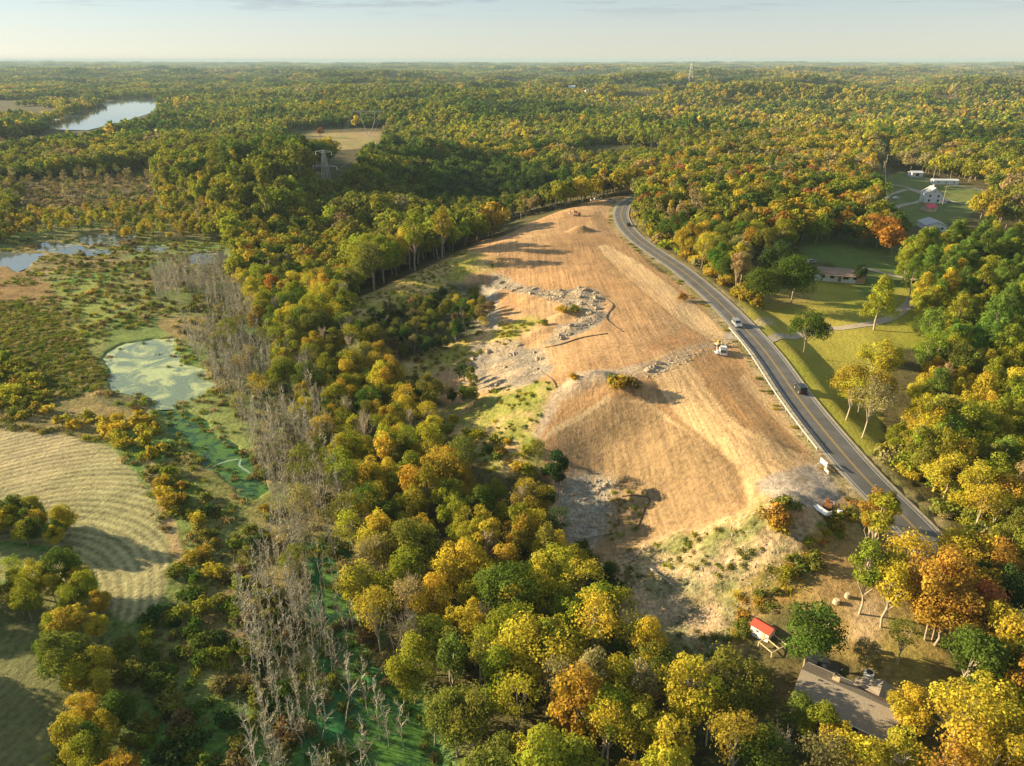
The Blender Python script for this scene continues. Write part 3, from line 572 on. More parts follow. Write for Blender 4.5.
def make_broad(seed, h, r, base=.3, ncl=24, nleaf=2600, size=.52, cr=.36, top=1.0, sparse=False, irregular=.42):
    """-> (trunk V,F), (crown V,F,A)"""
    g = np.random.default_rng(seed); z0 = h * base; cen = []; rad = []
    bias = g.normal(size=3); bias /= np.linalg.norm(bias); st = g.uniform(.1, .45)
    for i in range(ncl):
        d = g.normal(size=3) + bias * st; d /= np.linalg.norm(d); q = g.uniform(.35, 1) ** .6
        zz = (z0 + h) / 2 + d[2] * q * (h - z0) / 2 * .86; k = (zz - z0) / (h - z0)
        wdt = (math.sin(math.pi * min(1, max(.06, k * .9 + .12))) ** .6) * (1 + (top - 1) * k)
        cen.append((d[0] * q * r * wdt * .82, d[1] * q * r * wdt * .82, zz)); rad.append(r * cr * g.uniform(1 - irregular, 1 + irregular) * (1.1 - .3 * k))
    lean = g.normal(size=2) * .04 * h
    cen = np.array(cen); cen[:, :2] += lean * (cen[:, 2:3] / h)
    C_ = leaf_cloud(cen, rad, nleaf, size, g, inner=.25 if sparse else .72)
    tr = [tube_np(limb((0, 0, -.4), (lean[0] * .8, lean[1] * .8, h * .78), g, .12, 6), .019 * h ** .9, .05, 7)]
    for c in cen[g.permutation(ncl)[:min(ncl, 11)]]:
        s = g.uniform(.25, .6); p0 = (lean[0] * s, lean[1] * s, max(z0 * .7, h * s * .8)); tr.append(tube_np(limb(p0, c, g, .25, 4), .009 * h, .03, 4))
    return cat(tr), C_
def make_pine(seed, h, r, nleaf=2600, size=.5):
    g = np.random.default_rng(seed); cen = []; rad = []; tr = [tube_np(limb((0, 0, -.4), (g.normal() * .4, g.normal() * .4, h * .96), g, .1, 6), .022 * h, .05, 7)]
    n = 30
    for i in range(n):
        k = (i + g.random()) / n; z = h * (.34 + .66 * k); a = i * 2.4 + g.normal() * .3; q = r * (1 - k ** 1.6 * .82) * g.uniform(.55, .95)
        c = (math.cos(a) * q, math.sin(a) * q, z); cen.append(c); rad.append(g.uniform(1.0, 1.7) * (1.15 - .35 * k)); tr.append(tube_np(limb((0, 0, z - .8), c, g, .1, 3), .06, .03, 4))
    return cat(tr), leaf_cloud(cen, rad, nleaf, size, g, flat_=.7, inner=.5)
def make_bare(seed, h, nb=16, spread=.22, thick=.014, sub=3):
    g = np.random.default_rng(seed); lean = g.normal(size=2) * .085 * h
    P = limb((0, 0, -.4), (lean[0], lean[1], h), g, .16, 7); tr = [tube_np(P, thick * h, .025, 5)]; br = []
    for i in range(nb):
        k = g.uniform(.3, .93); p = np.array([np.interp(k * h, P[:, 2], P[:, j]) for j in range(3)]); a = g.uniform(0, 6.28); l = h * spread * (1.25 - k) * g.uniform(.7, 1.4)
        e = p + [math.cos(a) * l * .7, math.sin(a) * l * .7, l * g.uniform(.7, 1.3)]; br.append(tube_np(limb(p, e, g, .12, 4), .006 * h, .02, 3))
        for j in range(sub):
            s = g.uniform(.35, .85); q = p * (1 - s) + e * s; f = q + g.normal(size=3) * l * .28 + [0, 0, l * .3]; br.append(tube_np(np.array([q, f]), .028, .012, 3))
    return cat(tr), cat(br)
def make_shrub(seed, h, r, n=700, size=.36, ncl=12):
    g = np.random.default_rng(seed); cen = []; rad = []
    for i in range(ncl):
        a = g.uniform(0, 6.28); q = r * g.uniform(0, .75); cen.append((math.cos(a) * q, math.sin(a) * q, h * g.uniform(.25, .72) * (1 - .4 * q / r))); rad.append(r * g.uniform(.28, .45))
    tr = [tube_np(limb((0, 0, -.2), cen[i], g, .1, 3), .05, .02, 4) for i in range(6)]
    return cat(tr), leaf_cloud(cen, rad, n, size, g, inner=.5)
def meshes(name, t, c, bark=None, leafm=None):
    bark = bark or M['bark']; a = mesh_np(name + '_trunk', t[0], t[1], [bark]); b = mesh_np(name + '_crown', c[0], c[1], [leafm or M['leaf']]); vec_attr(b, 'leafvar', c[2]); return a, b
def joined(name, t, c, bark=None):
    V = np.vstack([t[0], c[0]]); F = np.vstack([t[1], c[1] + len(t[0])]); me = mesh_np(name, V, F, [bark or M['bark'], M['leaf']], np.r_[np.zeros(len(t[1])), np.ones(len(c[1]))])
    vec_attr(me, 'leafvar', np.vstack([np.zeros((len(t[0]), 3)), c[2]])); return me
KIND = {}
KIND['broad'] = [make_broad(s, 12, 4.6, b, n, 6800, .35, c, tp) for s, b, n, c, tp in ((1, .25, 30, .3, 1), (2, .2, 24, .34, 1.1), (3, .3, 34, .27, .9), (4, .22, 20, .36, 1), (5, .28, 30, .29, 1.25), (6, .12, 34, .28, .75), (7, .25, 22, .33, 1), (8, .3, 38, .25, 1.1), (9, .18, 28, .3, .7), (10, .24, 32, .28, 1.0))]
KIND['slim'] = [make_broad(s, 14, 2.7, .35, 18, 2400, .38, .38, 1.0) for s in (21, 22, 23)]
KIND['sparse'] = [make_broad(s, 13, 3.6, .4, 24, 1700, .33, .38, 1.1, True) for s in (31, 32, 33)]
KIND['oak'] = [make_broad(s, 12, 6.4, .34, 38, 8500, .38, .27, 1.0) for s in (41, 42)]
KIND['pine'] = [make_pine(s, 15, 4.4, 6000, .4) for s in (51, 52, 53)]
KIND['shrub'] = [make_shrub(s, 2.6, 2.1, 800, .36) for s in (61, 62, 63)]
KIND['winter'] = []
KM = {k: [meshes(k, t, c, M['palebark'] if k in ('slim', 'sparse') else None) for t, c in v] for k, v in KIND.items()}
BARE = [make_bare(s, 11, 16, .16, .0068, 2) for s in (71, 72, 73, 74, 75)]
BM = [(mesh_np('bare_trunk', *t, [M['dead']]), mesh_np('bare_branches', *b, [M['dead']])) for t, b in BARE]
WB = [make_bare(s, 11, 34, .36, .016, 7) for s in (81, 82, 83)]
WBM = [(mesh_np('winter_trunk', *t, [M['palebark']]), mesh_np('winter_branches', *b, [M['palebark']])) for t, b in WB]
KM['winter'] = [(a_, b_) for a_, b_ in WBM]
CLS = {'winter': ('bare_tree', 'leafless brown tree'), 'broad': ('broadleaf_tree', 'broadleaf tree'), 'slim': ('broadleaf_tree', 'slim tree'), 'sparse': ('broadleaf_tree', 'thin-leaved tree'), 'oak': ('broadleaf_tree', 'spreading tree'), 'pine': ('pine_tree', 'pine tree'), 'shrub': ('shrub', 'bush')}
TINT = {'green': (.105, .155, .025), 'dark green': (.055, .092, .025), 'yellow-green': (.27, .28, .03), 'golden yellow': (.44, .36, .04), 'amber': (.42, .30, .04), 'orange': (.42, .22, .04), 'rusty red': (.34, .12, .05),
 'olive': (.185, .195, .035), 'tan': (.34, .28, .12), 'brown': (.19, .145, .06), 'bright green': (.15, .215, .035)}
TK = list(TINT)
REC = []          # every planned plant: kind, x, y, z, scale, rot, colour, zone phrase, projected size
def blocked_default(x, y): return np.zeros(len(x), bool)
ROADXY = road[::2, :2]
def plant(zone, dz, sp, mix, kinds, hs, phrase, jit=.45, keep=1.0, seed=0, exclude=(), rd=8.0, poly=None, hf=None):
    """fill a zone (outlined on the photograph at height dz) with plants; mix = {colour: weight}, kinds = {kind: weight}, hs = scale range"""
    g = np.random.default_rng(seed + len(REC)); P = poly if poly is not None else unp(zone, dz)[:, :2]
    x0, y0 = P.min(0); x1, y1 = P.max(0); X, Y = np.meshgrid(np.arange(x0, x1, sp), np.arange(y0, y1, sp * .9)); X = X + (np.arange(X.shape[0]) % 2)[:, None] * sp / 2
    X = (X + g.uniform(-jit, jit, X.shape) * sp).ravel(); Y = (Y + g.uniform(-jit, jit, Y.shape) * sp).ravel()
    ok = inside(X, Y, P) & (g.random(len(X)) < keep); X = X[ok]; Y = Y[ok]
    if rd and len(X): ok = seg_dist(X, Y, ROADXY) > rd; X = X[ok]; Y = Y[ok]
    for e in exclude:
        if len(X): ok = ~inside(X, Y, e); X = X[ok]; Y = Y[ok]
    if not len(X): return 0
    Zz = height(X, Y); cols = list(mix); wts = np.array([mix[c] for c in cols], float); ks = list(kinds); kw = np.array([kinds[k] for k in ks], float); kw /= kw.sum()
    nz = vnoise(X / 14 + 3.3 * seed, Y / 14)                       # neighbours tend to share a colour
    for i in range(len(X)):
        cum = np.cumsum(wts / wts.sum()); u = (nz[i] * .5 + g.random() * .5 - .25) * 1.6; u = min(.999, max(0, (u + .1) / 1.0)) if g.random() < .6 else g.random()
        c = cols[int(np.searchsorted(cum, u))]; k = ks[int(g.choice(len(ks), p=kw))]; k = 'sparse' if c == 'tan' and k in ('broad', 'oak') else k
        REC.append([k, X[i], Y[i], Zz[i], g.uniform(*hs), g.uniform(0, 6.28), c, phrase, 0, False])
    return len(X)
def one(px, py, kind, sc, col, phrase, label=None, rz=None):
    p = at(px, py); REC.append([kind, p.x, p.y, p.z, sc, rz if rz is not None else random.uniform(0, 6.28), col, phrase, 0, label or True])
Y_ = {'golden yellow': 4, 'yellow-green': 3, 'olive': 1.6, 'amber': 1.1, 'green': .8, 'tan': .5}
GR = {'green': 4, 'yellow-green': 2.2, 'olive': 2.4, 'dark green': 1.5, 'amber': .5, 'tan': .5}
MX = {'yellow-green': 2.5, 'golden yellow': 2.2, 'green': 2, 'olive': 2, 'amber': 1.6, 'orange': .8, 'rusty red': .3, 'tan': .8}
WD = {'yellow-green': 3, 'golden yellow': 2.5, 'bright green': 1.3, 'olive': 1.5, 'amber': .8, 'tan': .7}
BK = {'broad': 6, 'slim': 1.5, 'sparse': 2, 'oak': .6, 'winter': 1.1}
# strip of woods between the dead trees and the building ground
plant([(232,262),(240,225),(300,212),(350,235),(356,270),(348,305),(300,330),(262,325)], 8, 5.6, {'golden yellow': 3.2, 'yellow-green': 3, 'amber': 1.2, 'green': 1.6, 'orange': .4}, BK, (.8, 1.15), 'in the upper strip of woods')
plant([(262,325),(300,330),(348,305),(362,330),(395,345),(392,385),(420,382),(440,405),(430,440),(470,460),(505,478),(545,485),(552,520),(480,530),(400,520),(345,500),(320,440),(290,385)], 7, 5.0, Y_, BK, (.62, 1.0), 'in the middle of the wooded strip')
plant([(345,500),(400,520),(480,530),(552,520),(572,560),(605,590),(640,625),(672,670),(712,705),(712,800),(470,800),(450,740),(400,670),(365,600)], 7, 5.4, {'golden yellow': 3.6, 'yellow-green': 2.6, 'olive': 1.8, 'amber': 1.3, 'green': 1.2, 'tan': .6}, BK, (.72, 1.1), 'in the lower strip of woods')
plant([(440,405),(430,440),(545,485),(550,470),(545,450),(520,440),(480,430)], 2, 3.6, {'olive': 3, 'yellow-green': 2, 'amber': 1.5, 'rusty red': .5, 'green': 2}, {'shrub': 1}, (.6, 1.3), 'on the scrubby slope', keep=.55)
plant([(555,540),(600,545),(625,552),(610,580),(640,630),(665,690),(640,690),(600,610),(570,570)], 2, 3.4, {'dark green': 3, 'green': 2, 'olive': 2, 'rusty red': .4, 'amber': .6}, {'shrub': 1}, (.8, 1.6), 'below the graded bowl', keep=.8)
plant([(536,432),(552,440),(562,470),(570,505),(578,545),(562,545),(545,490),(530,450)], 5, 4.2, {'olive': 3, 'amber': 1, 'brown': 1, 'dark green': 2}, {'broad': 2, 'slim': 2, 'sparse': 1}, (.62, .9), 'at the left edge of the graded bowl')
# shaded ravines beside the rubble
plant([(350,330),(400,305),(440,290),(480,292),(490,310),(486,330),(440,345),(400,362),(385,352)], 3, 4.0, {'olive': 3, 'brown': 1.5, 'dark green': 2.5, 'green': 1.5, 'amber': .4}, {'broad': 3, 'slim': 2, 'sparse': 2, 'shrub': 2}, (.38, .7), 'in the shaded ravine', keep=.95)
plant([(395,365),(440,372),(466,376),(478,392),(470,405),(440,400),(410,420),(385,400)], 3, 3.8, {'olive': 3, 'brown': 1.2, 'dark green': 3, 'green': 1.5}, {'broad': 3, 'slim': 2, 'sparse': 2, 'shrub': 2}, (.38, .65), 'in the lower ravine', keep=.8)
# woods across the road
plant([(636,212),(640,185),(660,162),(720,160),(790,165),(870,172),(880,205),(905,225),(900,238),(860,226),(800,228),(775,244),(750,258),(738,276),(728,286),(700,272),(668,250),(648,234)], 8, 6.4, MX, {'broad': 6, 'slim': 1, 'oak': 1}, (.85, 1.25), 'in the woods above the road bend')
plant([(905,243),(930,236),(970,232),(1060,228),(1120,300),(1100,345),(1000,350),(945,352),(928,322),(918,290),(908,262)], 9, 5.8, {'yellow-green': 5, 'bright green': 3, 'green': .8, 'golden yellow': 1}, {'pine': 5, 'broad': 5}, (.75, 1.05), 'in the pine grove')
plant([(930,350),(1000,350),(1120,345),(1140,440),(1060,560),(990,560),(958,525),(925,480),(892,452),(885,440),(900,425),(912,390),(925,372)], 7, 5.4, WD, {'broad': 6, 'slim': 1.5, 'sparse': 2, 'pine': 1}, (.7, 1.12), 'in the woods right of the road')
plant([(948,572),(985,560),(1060,560),(1160,640),(1160,800),(900,800),(905,720),(960,700),(960,660),(935,625),(925,600)], 7, 5.6, {'golden yellow': 3, 'amber': 2.0, 'yellow-green': 2.4, 'orange': 1, 'olive': 1.5, 'green': .8}, BK, (.72, 1.15), 'in the lower right woods')
HOUSEX = unp([(785,690),(800,640),(905,700),(935,715),(900,745),(850,760),(800,745)], 3)[:, :2]
plant([(690,800),(690,735),(705,712),(735,680),(760,662),(780,672),(788,700),(796,745),(850,768),(905,722),(940,735),(905,800)], 6, 5.2, {'yellow-green': 3, 'green': 2, 'olive': 2, 'amber': 1, 'golden yellow': 1.2, 'brown': .6}, BK, (.7, 1.0), 'round the shingle-roofed house', exclude=(HOUSEX,))
plant([(770,560),(800,540),(850,500),(868,502),(856,530),(815,560),(790,580),(775,612),(745,640),(735,625)], 1, 3.0, {'amber': 2, 'olive': 3, 'orange': .8, 'yellow-green': 1.5}, {'shrub': 1}, (.45, 1.0), 'on the brushy bank by the yard', keep=.75)
plant([(627,214),(636,212),(640,232),(660,252),(690,274),(740,300),(730,304),(690,283),(655,258),(632,236)], 1, 3.2, {'golden yellow': 3, 'amber': 2, 'tan': 1.5, 'yellow-green': 2}, {'shrub': 1}, (.8, 1.7), 'on the verge below the woods', keep=.85, rd=6.5)
plant([(848,425),(862,425),(890,455),(930,492),(965,540),(950,548),(915,502),(880,468)], 1, 3.4, {'golden yellow': 3, 'tan': 2, 'yellow-green': 2, 'amber': 1}, {'shrub': 1}, (.8, 1.6), 'on the bank right of the road', keep=.85, rd=7)
def roadside(i0, i1, o0, o1, n, mix, phrase, hs):
    g = np.random.default_rng(i0 + 5); T = np.gradient(road[:, :2], axis=0); T /= np.linalg.norm(T, axis=1, keepdims=True); cols = list(mix); p = np.array([mix[c] for c in cols], float); p /= p.sum()
    for _ in range(n):
        i = int(g.integers(i0, i1)); o = g.uniform(o0, o1); sgn = -1 if T[i, 1] < 0 else 1; x_ = road[i, 0] + T[i, 1] * o * sgn + g.normal() * .8; y_ = road[i, 1] - T[i, 0] * o * sgn + g.normal() * .8
        REC.append(['shrub', x_, y_, gz(x_, y_), g.uniform(*hs), g.uniform(0, 6.28), cols[int(g.choice(len(cols), p=p))], phrase, 0, False])
def _ri(px, py): x, y = flat(px, py, 0); return int(((road[:, 0] - x) ** 2 + (road[:, 1] - y) ** 2).argmin())
a_, b_ = sorted((_ri(624, 222), _ri(718, 300))); roadside(a_, b_, 7.5, 15, 110, {'golden yellow': 3, 'amber': 2, 'tan': 1.5, 'yellow-green': 2, 'olive': 1}, 'verge', (.8, 1.8))
a_, b_ = sorted((_ri(838, 447), _ri(950, 566))); roadside(a_, b_, 8, 19, 110, {'golden yellow': 3, 'tan': 2, 'yellow-green': 2, 'amber': 1, 'olive': 1}, 'bank', (.8, 1.9))
# the river flats
plant([(0,400),(20,372),(40,380),(48,395),(60,412),(100,412),(140,410),(158,425),(168,455),(185,490),(215,540),(218,570),(205,585),(188,560),(165,500),(148,460),(110,436),(60,418),(0,412)], 1.5, 3.6, {'golden yellow': 4, 'amber': 2.5, 'olive': 2, 'yellow-green': 1}, {'shrub': 5}, (.6, 1.35), 'along the edge of the stubble field', keep=.8)
plant([(-60,330),(0,350),(30,365),(42,385),(40,400),(0,402),(-60,400)], 1.5, 3.6, {'golden yellow': 3, 'yellow-green': 2, 'olive': 1.5}, {'shrub': 5}, (.9, 1.6), 'on the reedy island', keep=.85)
plant([(-60,505),(0,505),(45,510),(72,520),(72,540),(40,540),(0,535),(-60,535)], 2.5, 3.2, {'green': 2, 'yellow-green': 2, 'golden yellow': 1.5}, {'broad': 2}, (.42, .62), 'in the hedge crossing the stubble field')
plant([(-60,575),(0,570),(30,560),(70,555),(80,570),(98,600),(102,640),(118,690),(130,800),(62,800),(66,720),(48,650),(48,612),(0,596),(-60,606)], 4, 4.0, {'golden yellow': 2.5, 'amber': 1.2, 'yellow-green': 3, 'green': 1.5, 'tan': .8}, {'broad': 5, 'sparse': 1}, (.48, .74), 'in the hedgerow between the two fields')
plant([(175,560),(215,585),(262,570),(285,620),(300,800),(120,800),(115,700),(110,640),(150,620)], 1.5, 3.5, {'olive': 3, 'dark green': 1.5, 'green': 3, 'brown': 1, 'yellow-green': 1.2}, {'shrub': 1}, (.6, 1.3), 'on the shaded scrub flat', keep=.9)
plant([(175,470),(225,500),(262,505),(285,500),(280,540),(262,570),(215,580),(190,510)], 1.5, 4.2, {'olive': 3, 'brown': 2, 'amber': 1.2, 'dark green': 1, 'golden yellow': 1}, {'shrub': 1}, (.55, 1.1), 'beside the green channel', keep=.65)
plant([(55,300),(100,280),(165,285),(225,340),(250,400),(240,430),(225,385),(180,335),(130,310),(110,340),(80,330)], 1, 4.4, {'olive': 3, 'brown': 3, 'amber': 1.5, 'tan': 1}, {'shrub': 1}, (.5, .95), 'in the marsh above the duckweed pond', keep=.25)
plant([(-100,205),(0,208),(80,210),(150,200),(220,205),(232,235),(150,236),(75,228),(0,240),(-100,245)], 3, 6.5, {'yellow-green': 3, 'golden yellow': 3, 'amber': 2, 'tan': 1, 'olive': 1.5}, {'broad': 3, 'slim': 3, 'sparse': 2}, (.42, .68), 'in the tree belt above the marsh pools')
plant([(-100,180),(0,180),(20,190),(15,215),(0,240),(-100,240)], 3, 7, {'yellow-green': 3, 'olive': 2}, BK, (.6, .9), 'at the left end of the marsh tree belt')
plant([(95,240),(165,242),(232,262),(240,290),(120,275),(60,262)], 1, 4.8, {'brown': 3, 'olive': 2, 'tan': 1.5}, {'shrub': 1}, (.5, 1.0), 'between the marsh pools', keep=.35)
plant([(-100,145),(0,145),(60,150),(150,150),(165,180),(155,202),(0,206),(-100,205)], 1, 9, {'brown': 3, 'tan': 2, 'olive': 2, 'yellow-green': 1}, {'sparse': 2, 'shrub': 3}, (.5, 1.0), 'on the brown upper marsh', keep=.75)
plant([(180,300),(246,285),(305,385),(335,450),(362,580),(400,660),(390,800),(255,800),(250,640),(275,545),(250,455),(215,385)], 1, 4.6, {'olive': 3, 'tan': 2, 'brown': 2, 'amber': .8, 'yellow-green': .8}, {'shrub': 5, 'sparse': .5}, (.5, 1.15), 'among the dead trees', keep=.55)
plant([(-330,560),(-95,560),(-95,900),(-330,900)], 6, 11, {'green': 2, 'yellow-green': 2}, {'broad': 1}, (.9, 1.1), 'left of the lower field')
plant([(880,450),(915,432),(1080,415),(1100,530),(965,535),(925,490)], 4, 4.8, {'golden yellow': 3, 'yellow-green': 3, 'tan': 1.5, 'olive': 1.5, 'amber': .8}, {'broad': 3, 'slim': 2, 'sparse': 2}, (.6, .95), 'in the thicket right of the road')
plant([(148,165),(178,168),(218,198),(236,238),(205,236),(165,208)], 3, 6, {'yellow-green': 3, 'olive': 2, 'golden yellow': 2, 'tan': 1}, {'broad': 3, 'slim': 1}, (.6, .95), 'at the right end of the marsh tree belt')
# single trees
for a in [(803,353,'oak',.98,'green','on the lawn','lone green spreading tree on the lawn just above the gravel driveway'),
 (763,308,'oak',1.15,'green','on the lawn','green spreading tree nearest the road on the upper lawn'),(776,292,'oak',1.25,'dark green','on the lawn','dark green spreading tree behind two others on the upper lawn'),(791,304,'oak',1.3,'green','on the lawn','green spreading tree left of the ranch house'),
 (874,330,'pine',1.12,'yellow-green','on the lawn','yellow-green pine on the lawn beside the gravel driveway'),(858,283,'broad',.6,'dark green','on the lawn','small dark green tree at the right end of ranch house'),
 (722,284,'broad',1.0,'green','by road','dark round tree beside the road above the upper lawn'),(738,272,'broad',1.2,'tan','by road','pale tan tree beside the round dark tree on the road verge'),
 (858,415,'oak',1.1,'amber','on the lawn edge','big amber spreading tree on the lower lawn edge, left of the pines'),(872,388,'broad',1.15,'golden yellow','on the lawn edge','golden tree above the big amber tree on the lower lawn'),
 (846,420,'sparse',1.0,'golden yellow','lawn','thin golden tree with pale trunk on the lower lawn edge'),(862,438,'sparse',1.0,'tan','lawn','thin tan tree with pale leaning trunk on lower lawn edge'),
 (803,671,'broad',1.0,'green','yard','round green tree between the red-roofed shed and the long house'),
 (862,556,'slim',.86,'orange','yard','slim orange tree with white trunk nearest the parked trailer'),(868,566,'slim',1.0,'yellow-green','yard','slim yellow-green tree with white trunk below the road gap'),
 (859,614,'slim',.95,'yellow-green','yard','slim tree with pale leaning trunk on the brown yard'),(881,627,'slim',.95,'golden yellow','yard','slim golden tree with forked pale trunk on the brown yard'),(886,618,'sparse',.9,'yellow-green','yard','thin-leaved yellow-green tree behind the forked pale trunk'),
 (884,524,'broad',.5,'olive','road','olive tree leaning over the road between two visible gaps'),(925,640,'broad',1.15,'orange','yard','large orange tree at the right edge of the brown yard'),(950,620,'broad',1.1,'amber','yard','large amber tree behind the orange tree at the yard edge'),(952,588,'oak',.95,'golden yellow','road','broad golden tree hiding the road on the lower right'),
 (905,600,'sparse',1.0,'golden yellow','yard','thin golden tree between the yard and the covered road'),(962,645,'sparse',1.0,'rusty red','yard','rusty red thin-leaved tree with long pale limbs'),(975,600,'broad',.9,'orange','yard','orange tree beside the rusty red thin-leaved tree'),(985,625,'broad',.95,'dark green','yard','dark green tree right of the rusty red thin-leaved tree'),
 (70,690,'broad',.9,'olive','hedge','large pale tan-green round tree in the hedgerow between fields'),
 (790,735,'broad',.62,'olive','yard','olive tree against the left eave of the shingle-roofed house'),(812,752,'broad',.6,'yellow-green','yard','yellow-green tree below the left end of the shingle roof'),(836,764,'broad',.6,'golden yellow','yard','golden tree in front of the middle of shingle roof'),(905,735,'broad',.7,'golden yellow','yard','golden tree at the right gable of the shingle roof'),
 (862,670,'broad',.42,'tan','yard','small tan tree on the brown yard above the house'),(898,665,'sparse',.6,'olive','yard','small thin olive tree on the yard right of the house'),
 (622,388,'shrub',1.5,'amber','mound','wide amber bush on the crest of the shadowed mound'),(612,386,'shrub',1.25,'olive','mound','olive bush on the left foot of the shadowed mound'),(631,387,'shrub',1.2,'brown','mound','brown bush on the right side of the shadowed mound'),
 (572,380,'shrub',.9,'amber','mound','amber bush on the left face of the pyramid-shaped mound'),(573,311,'shrub',1.1,'yellow-green','mound','yellow-green bush on the small heap above the rubble'),(562,312,'shrub',.9,'amber','mound','amber bush left of the yellow-green one on the small heap'),
 (545,326,'shrub',.9,'olive','mound','olive bush on the low heap below the rubble bank'),(681,299,'shrub',1.1,'orange','mound','orange bush on the bank below the road curve'),
 (775,520,'shrub',1.6,'orange','mound','orange bush on the overgrown mound left of the trailer'),(785,512,'shrub',1.3,'olive','mound','olive bush crowning the overgrown mound near the trailer'),(774,532,'shrub',1.3,'amber','mound','amber bush at the foot of the overgrown mound'),
 (321,138,'broad',1.0,'rusty red','field','single red tree at the edge of the distant hay field')]: one(*a)
# treeline on the rim behind the building ground
rim = [(372,285),(384,278),(398,270),(411,264),(424,258),(437,252),(450,246),(463,240),(474,235),(486,229),(497,224),(509,219),(520,215),(531,211),(543,207),(555,204),(567,201),(579,199),(590,197),(602,196),(614,195),(625,194),(634,196)]
g_ = np.random.default_rng(5)
for i, (a, b) in enumerate(rim):
    REC_n = len(REC); one(a + g_.uniform(-2, 2), b + 1, ['slim', 'sparse', 'broad', 'slim'][i % 4], g_.uniform(.72, 1.05), ['golden yellow', 'yellow-green', 'tan', 'olive', 'yellow-green'][i % 5], 'in the line of trees on the far rim of the cleared ground')
    REC[-1][9] = False
# wider woods to the horizon
OPEN = [MARSH,
 unp([(650,196),(600,199),(560,211),(500,237),(450,257),(400,279),(360,298),(340,320),(360,345),(400,365),(440,400),(470,430),(490,470),(550,480),(560,545),(600,556),(700,700),(770,600),(845,545),(860,505),(822,462),(732,330),(690,290),(650,265),(622,235),(612,212)])[:, :2],
 unp([(283,131),(330,128),(386,128),(386,164),(340,166),(283,160)])[:, :2], unp([(312,178),(340,162),(366,160),(362,190),(338,206),(312,206)])[:, :2],
 unp([(868,186),(878,158),(889,150),(893,168),(990,186),(990,214),(958,240),(935,240),(900,235),(872,225)])[:, :2],
 np.array([[-330, 20], [480, 20], [480, 250], [250, 330], [160, 385], [90, 300], [-110, 245], [-330, 250]])]
_c = WPOLY['lake'].mean(0); OPEN.append(_c + (WPOLY['lake'] - _c) * 1.08); OPEN.append(PF([(38,143),(75,143),(118,134),(158,122),(162,100),(150,97),(100,118),(55,126)], -18)); OPEN.append(PF([(-60,140),(40,140),(40,150),(-60,160)], -18))
ZX = [unp(z, 8)[:, :2] for z in ([(636,212),(640,185),(660,162),(720,160),(790,165),(870,172),(880,205),(905,225),(900,238),(860,226),(800,228),(775,244),(750,258),(738,276),(728,286),(700,272),(668,250),(648,234)], [(905,243),(930,236),(970,232),(1060,228),(1120,300),(1100,345),(1000,350),(940,352),(915,322),(905,290),(900,262)], [(232,262),(240,225),(300,212),(350,235),(356,270),(348,305),(300,330),(262,325)])]
FARP = dict(t=[], x=[], y=[], z=[], s=[], r=[], c=[])
def band(y0, y1, sp, key, smin, smax, seed):
    g = np.random.default_rng(seed); X, Y = np.meshgrid(np.arange(-.86 * y1 - 60, .86 * y1 + 60, sp), np.arange(y0, y1, sp * .9)); X = X.ravel(); Y = Y.ravel()
    X = X + g.uniform(-.45, .45, len(X)) * sp; Y = Y + g.uniform(-.45, .45, len(Y)) * sp
    ok = (np.abs(X) < .84 * Y + 90); X = X[ok]; Y = Y[ok]
    ok = np.ones(len(X), bool)
    for P in OPEN + ZX: ok &= ~inside(X, Y, P)
    left = (X < -.33 * Y) & (Y > 700) & (Y < 3200)                 # open river flats far left
    ok &= ~(left & (fbm(X / 140, Y / 160, 3) < -.09)); ok &= ~((Y > 1000) & (fbm(X / 210 + 9, Y / 330 + 4, 3) > .17))
    ok &= seg_dist(X, Y, ROADXY) > 9
    ok &= fbm(X / 95 + 21, Y / 120 + 5, 3) < .2
    X = X[ok]; Y = Y[ok]; Zz = height(X, Y)
    warm = sst(-.2, .5, X / (Y + 1)) * .25 + .12 + .45 * np.clip(fbm(X / 130 + 8, Y / 170, 3) * 2.5 + .3, 0, 1); u = np.clip(g.random(len(X)) * .4 + (fbm(X / 110, Y / 170, 3) + .5) * 1.3 - .38, 0, .999); v = (g.random(len(X)) * .5 + .25) < warm
    A = ['dark green', 'green', 'green', 'olive', 'yellow-green', 'olive', 'yellow-green']; B = ['olive', 'yellow-green', 'golden yellow', 'amber', 'tan', 'yellow-green', 'golden yellow']
    col = [TK.index((B if v[i] else A)[int(u[i] * 7)]) for i in range(len(X))]
    hp_ = .5 + 1.05 * np.clip(fbm(X / 75 + 4, Y / 95 + 2, 3) + .5, 0, 1)
    return X, Y, Zz, g.uniform(smin, smax, len(X)) * hp_, g.uniform(0, 6.28, len(X)), np.array(col)
mid = band(250, 760, 8.2, 'm', 1.0, 1.5, 3)
for i in range(len(mid[0])): REC.append([['broad', 'broad', 'slim', 'oak', 'broad'][i % 5], mid[0][i], mid[1][i], mid[2][i], mid[3][i], mid[4][i], TK[mid[5][i]], 'far', 0, False])

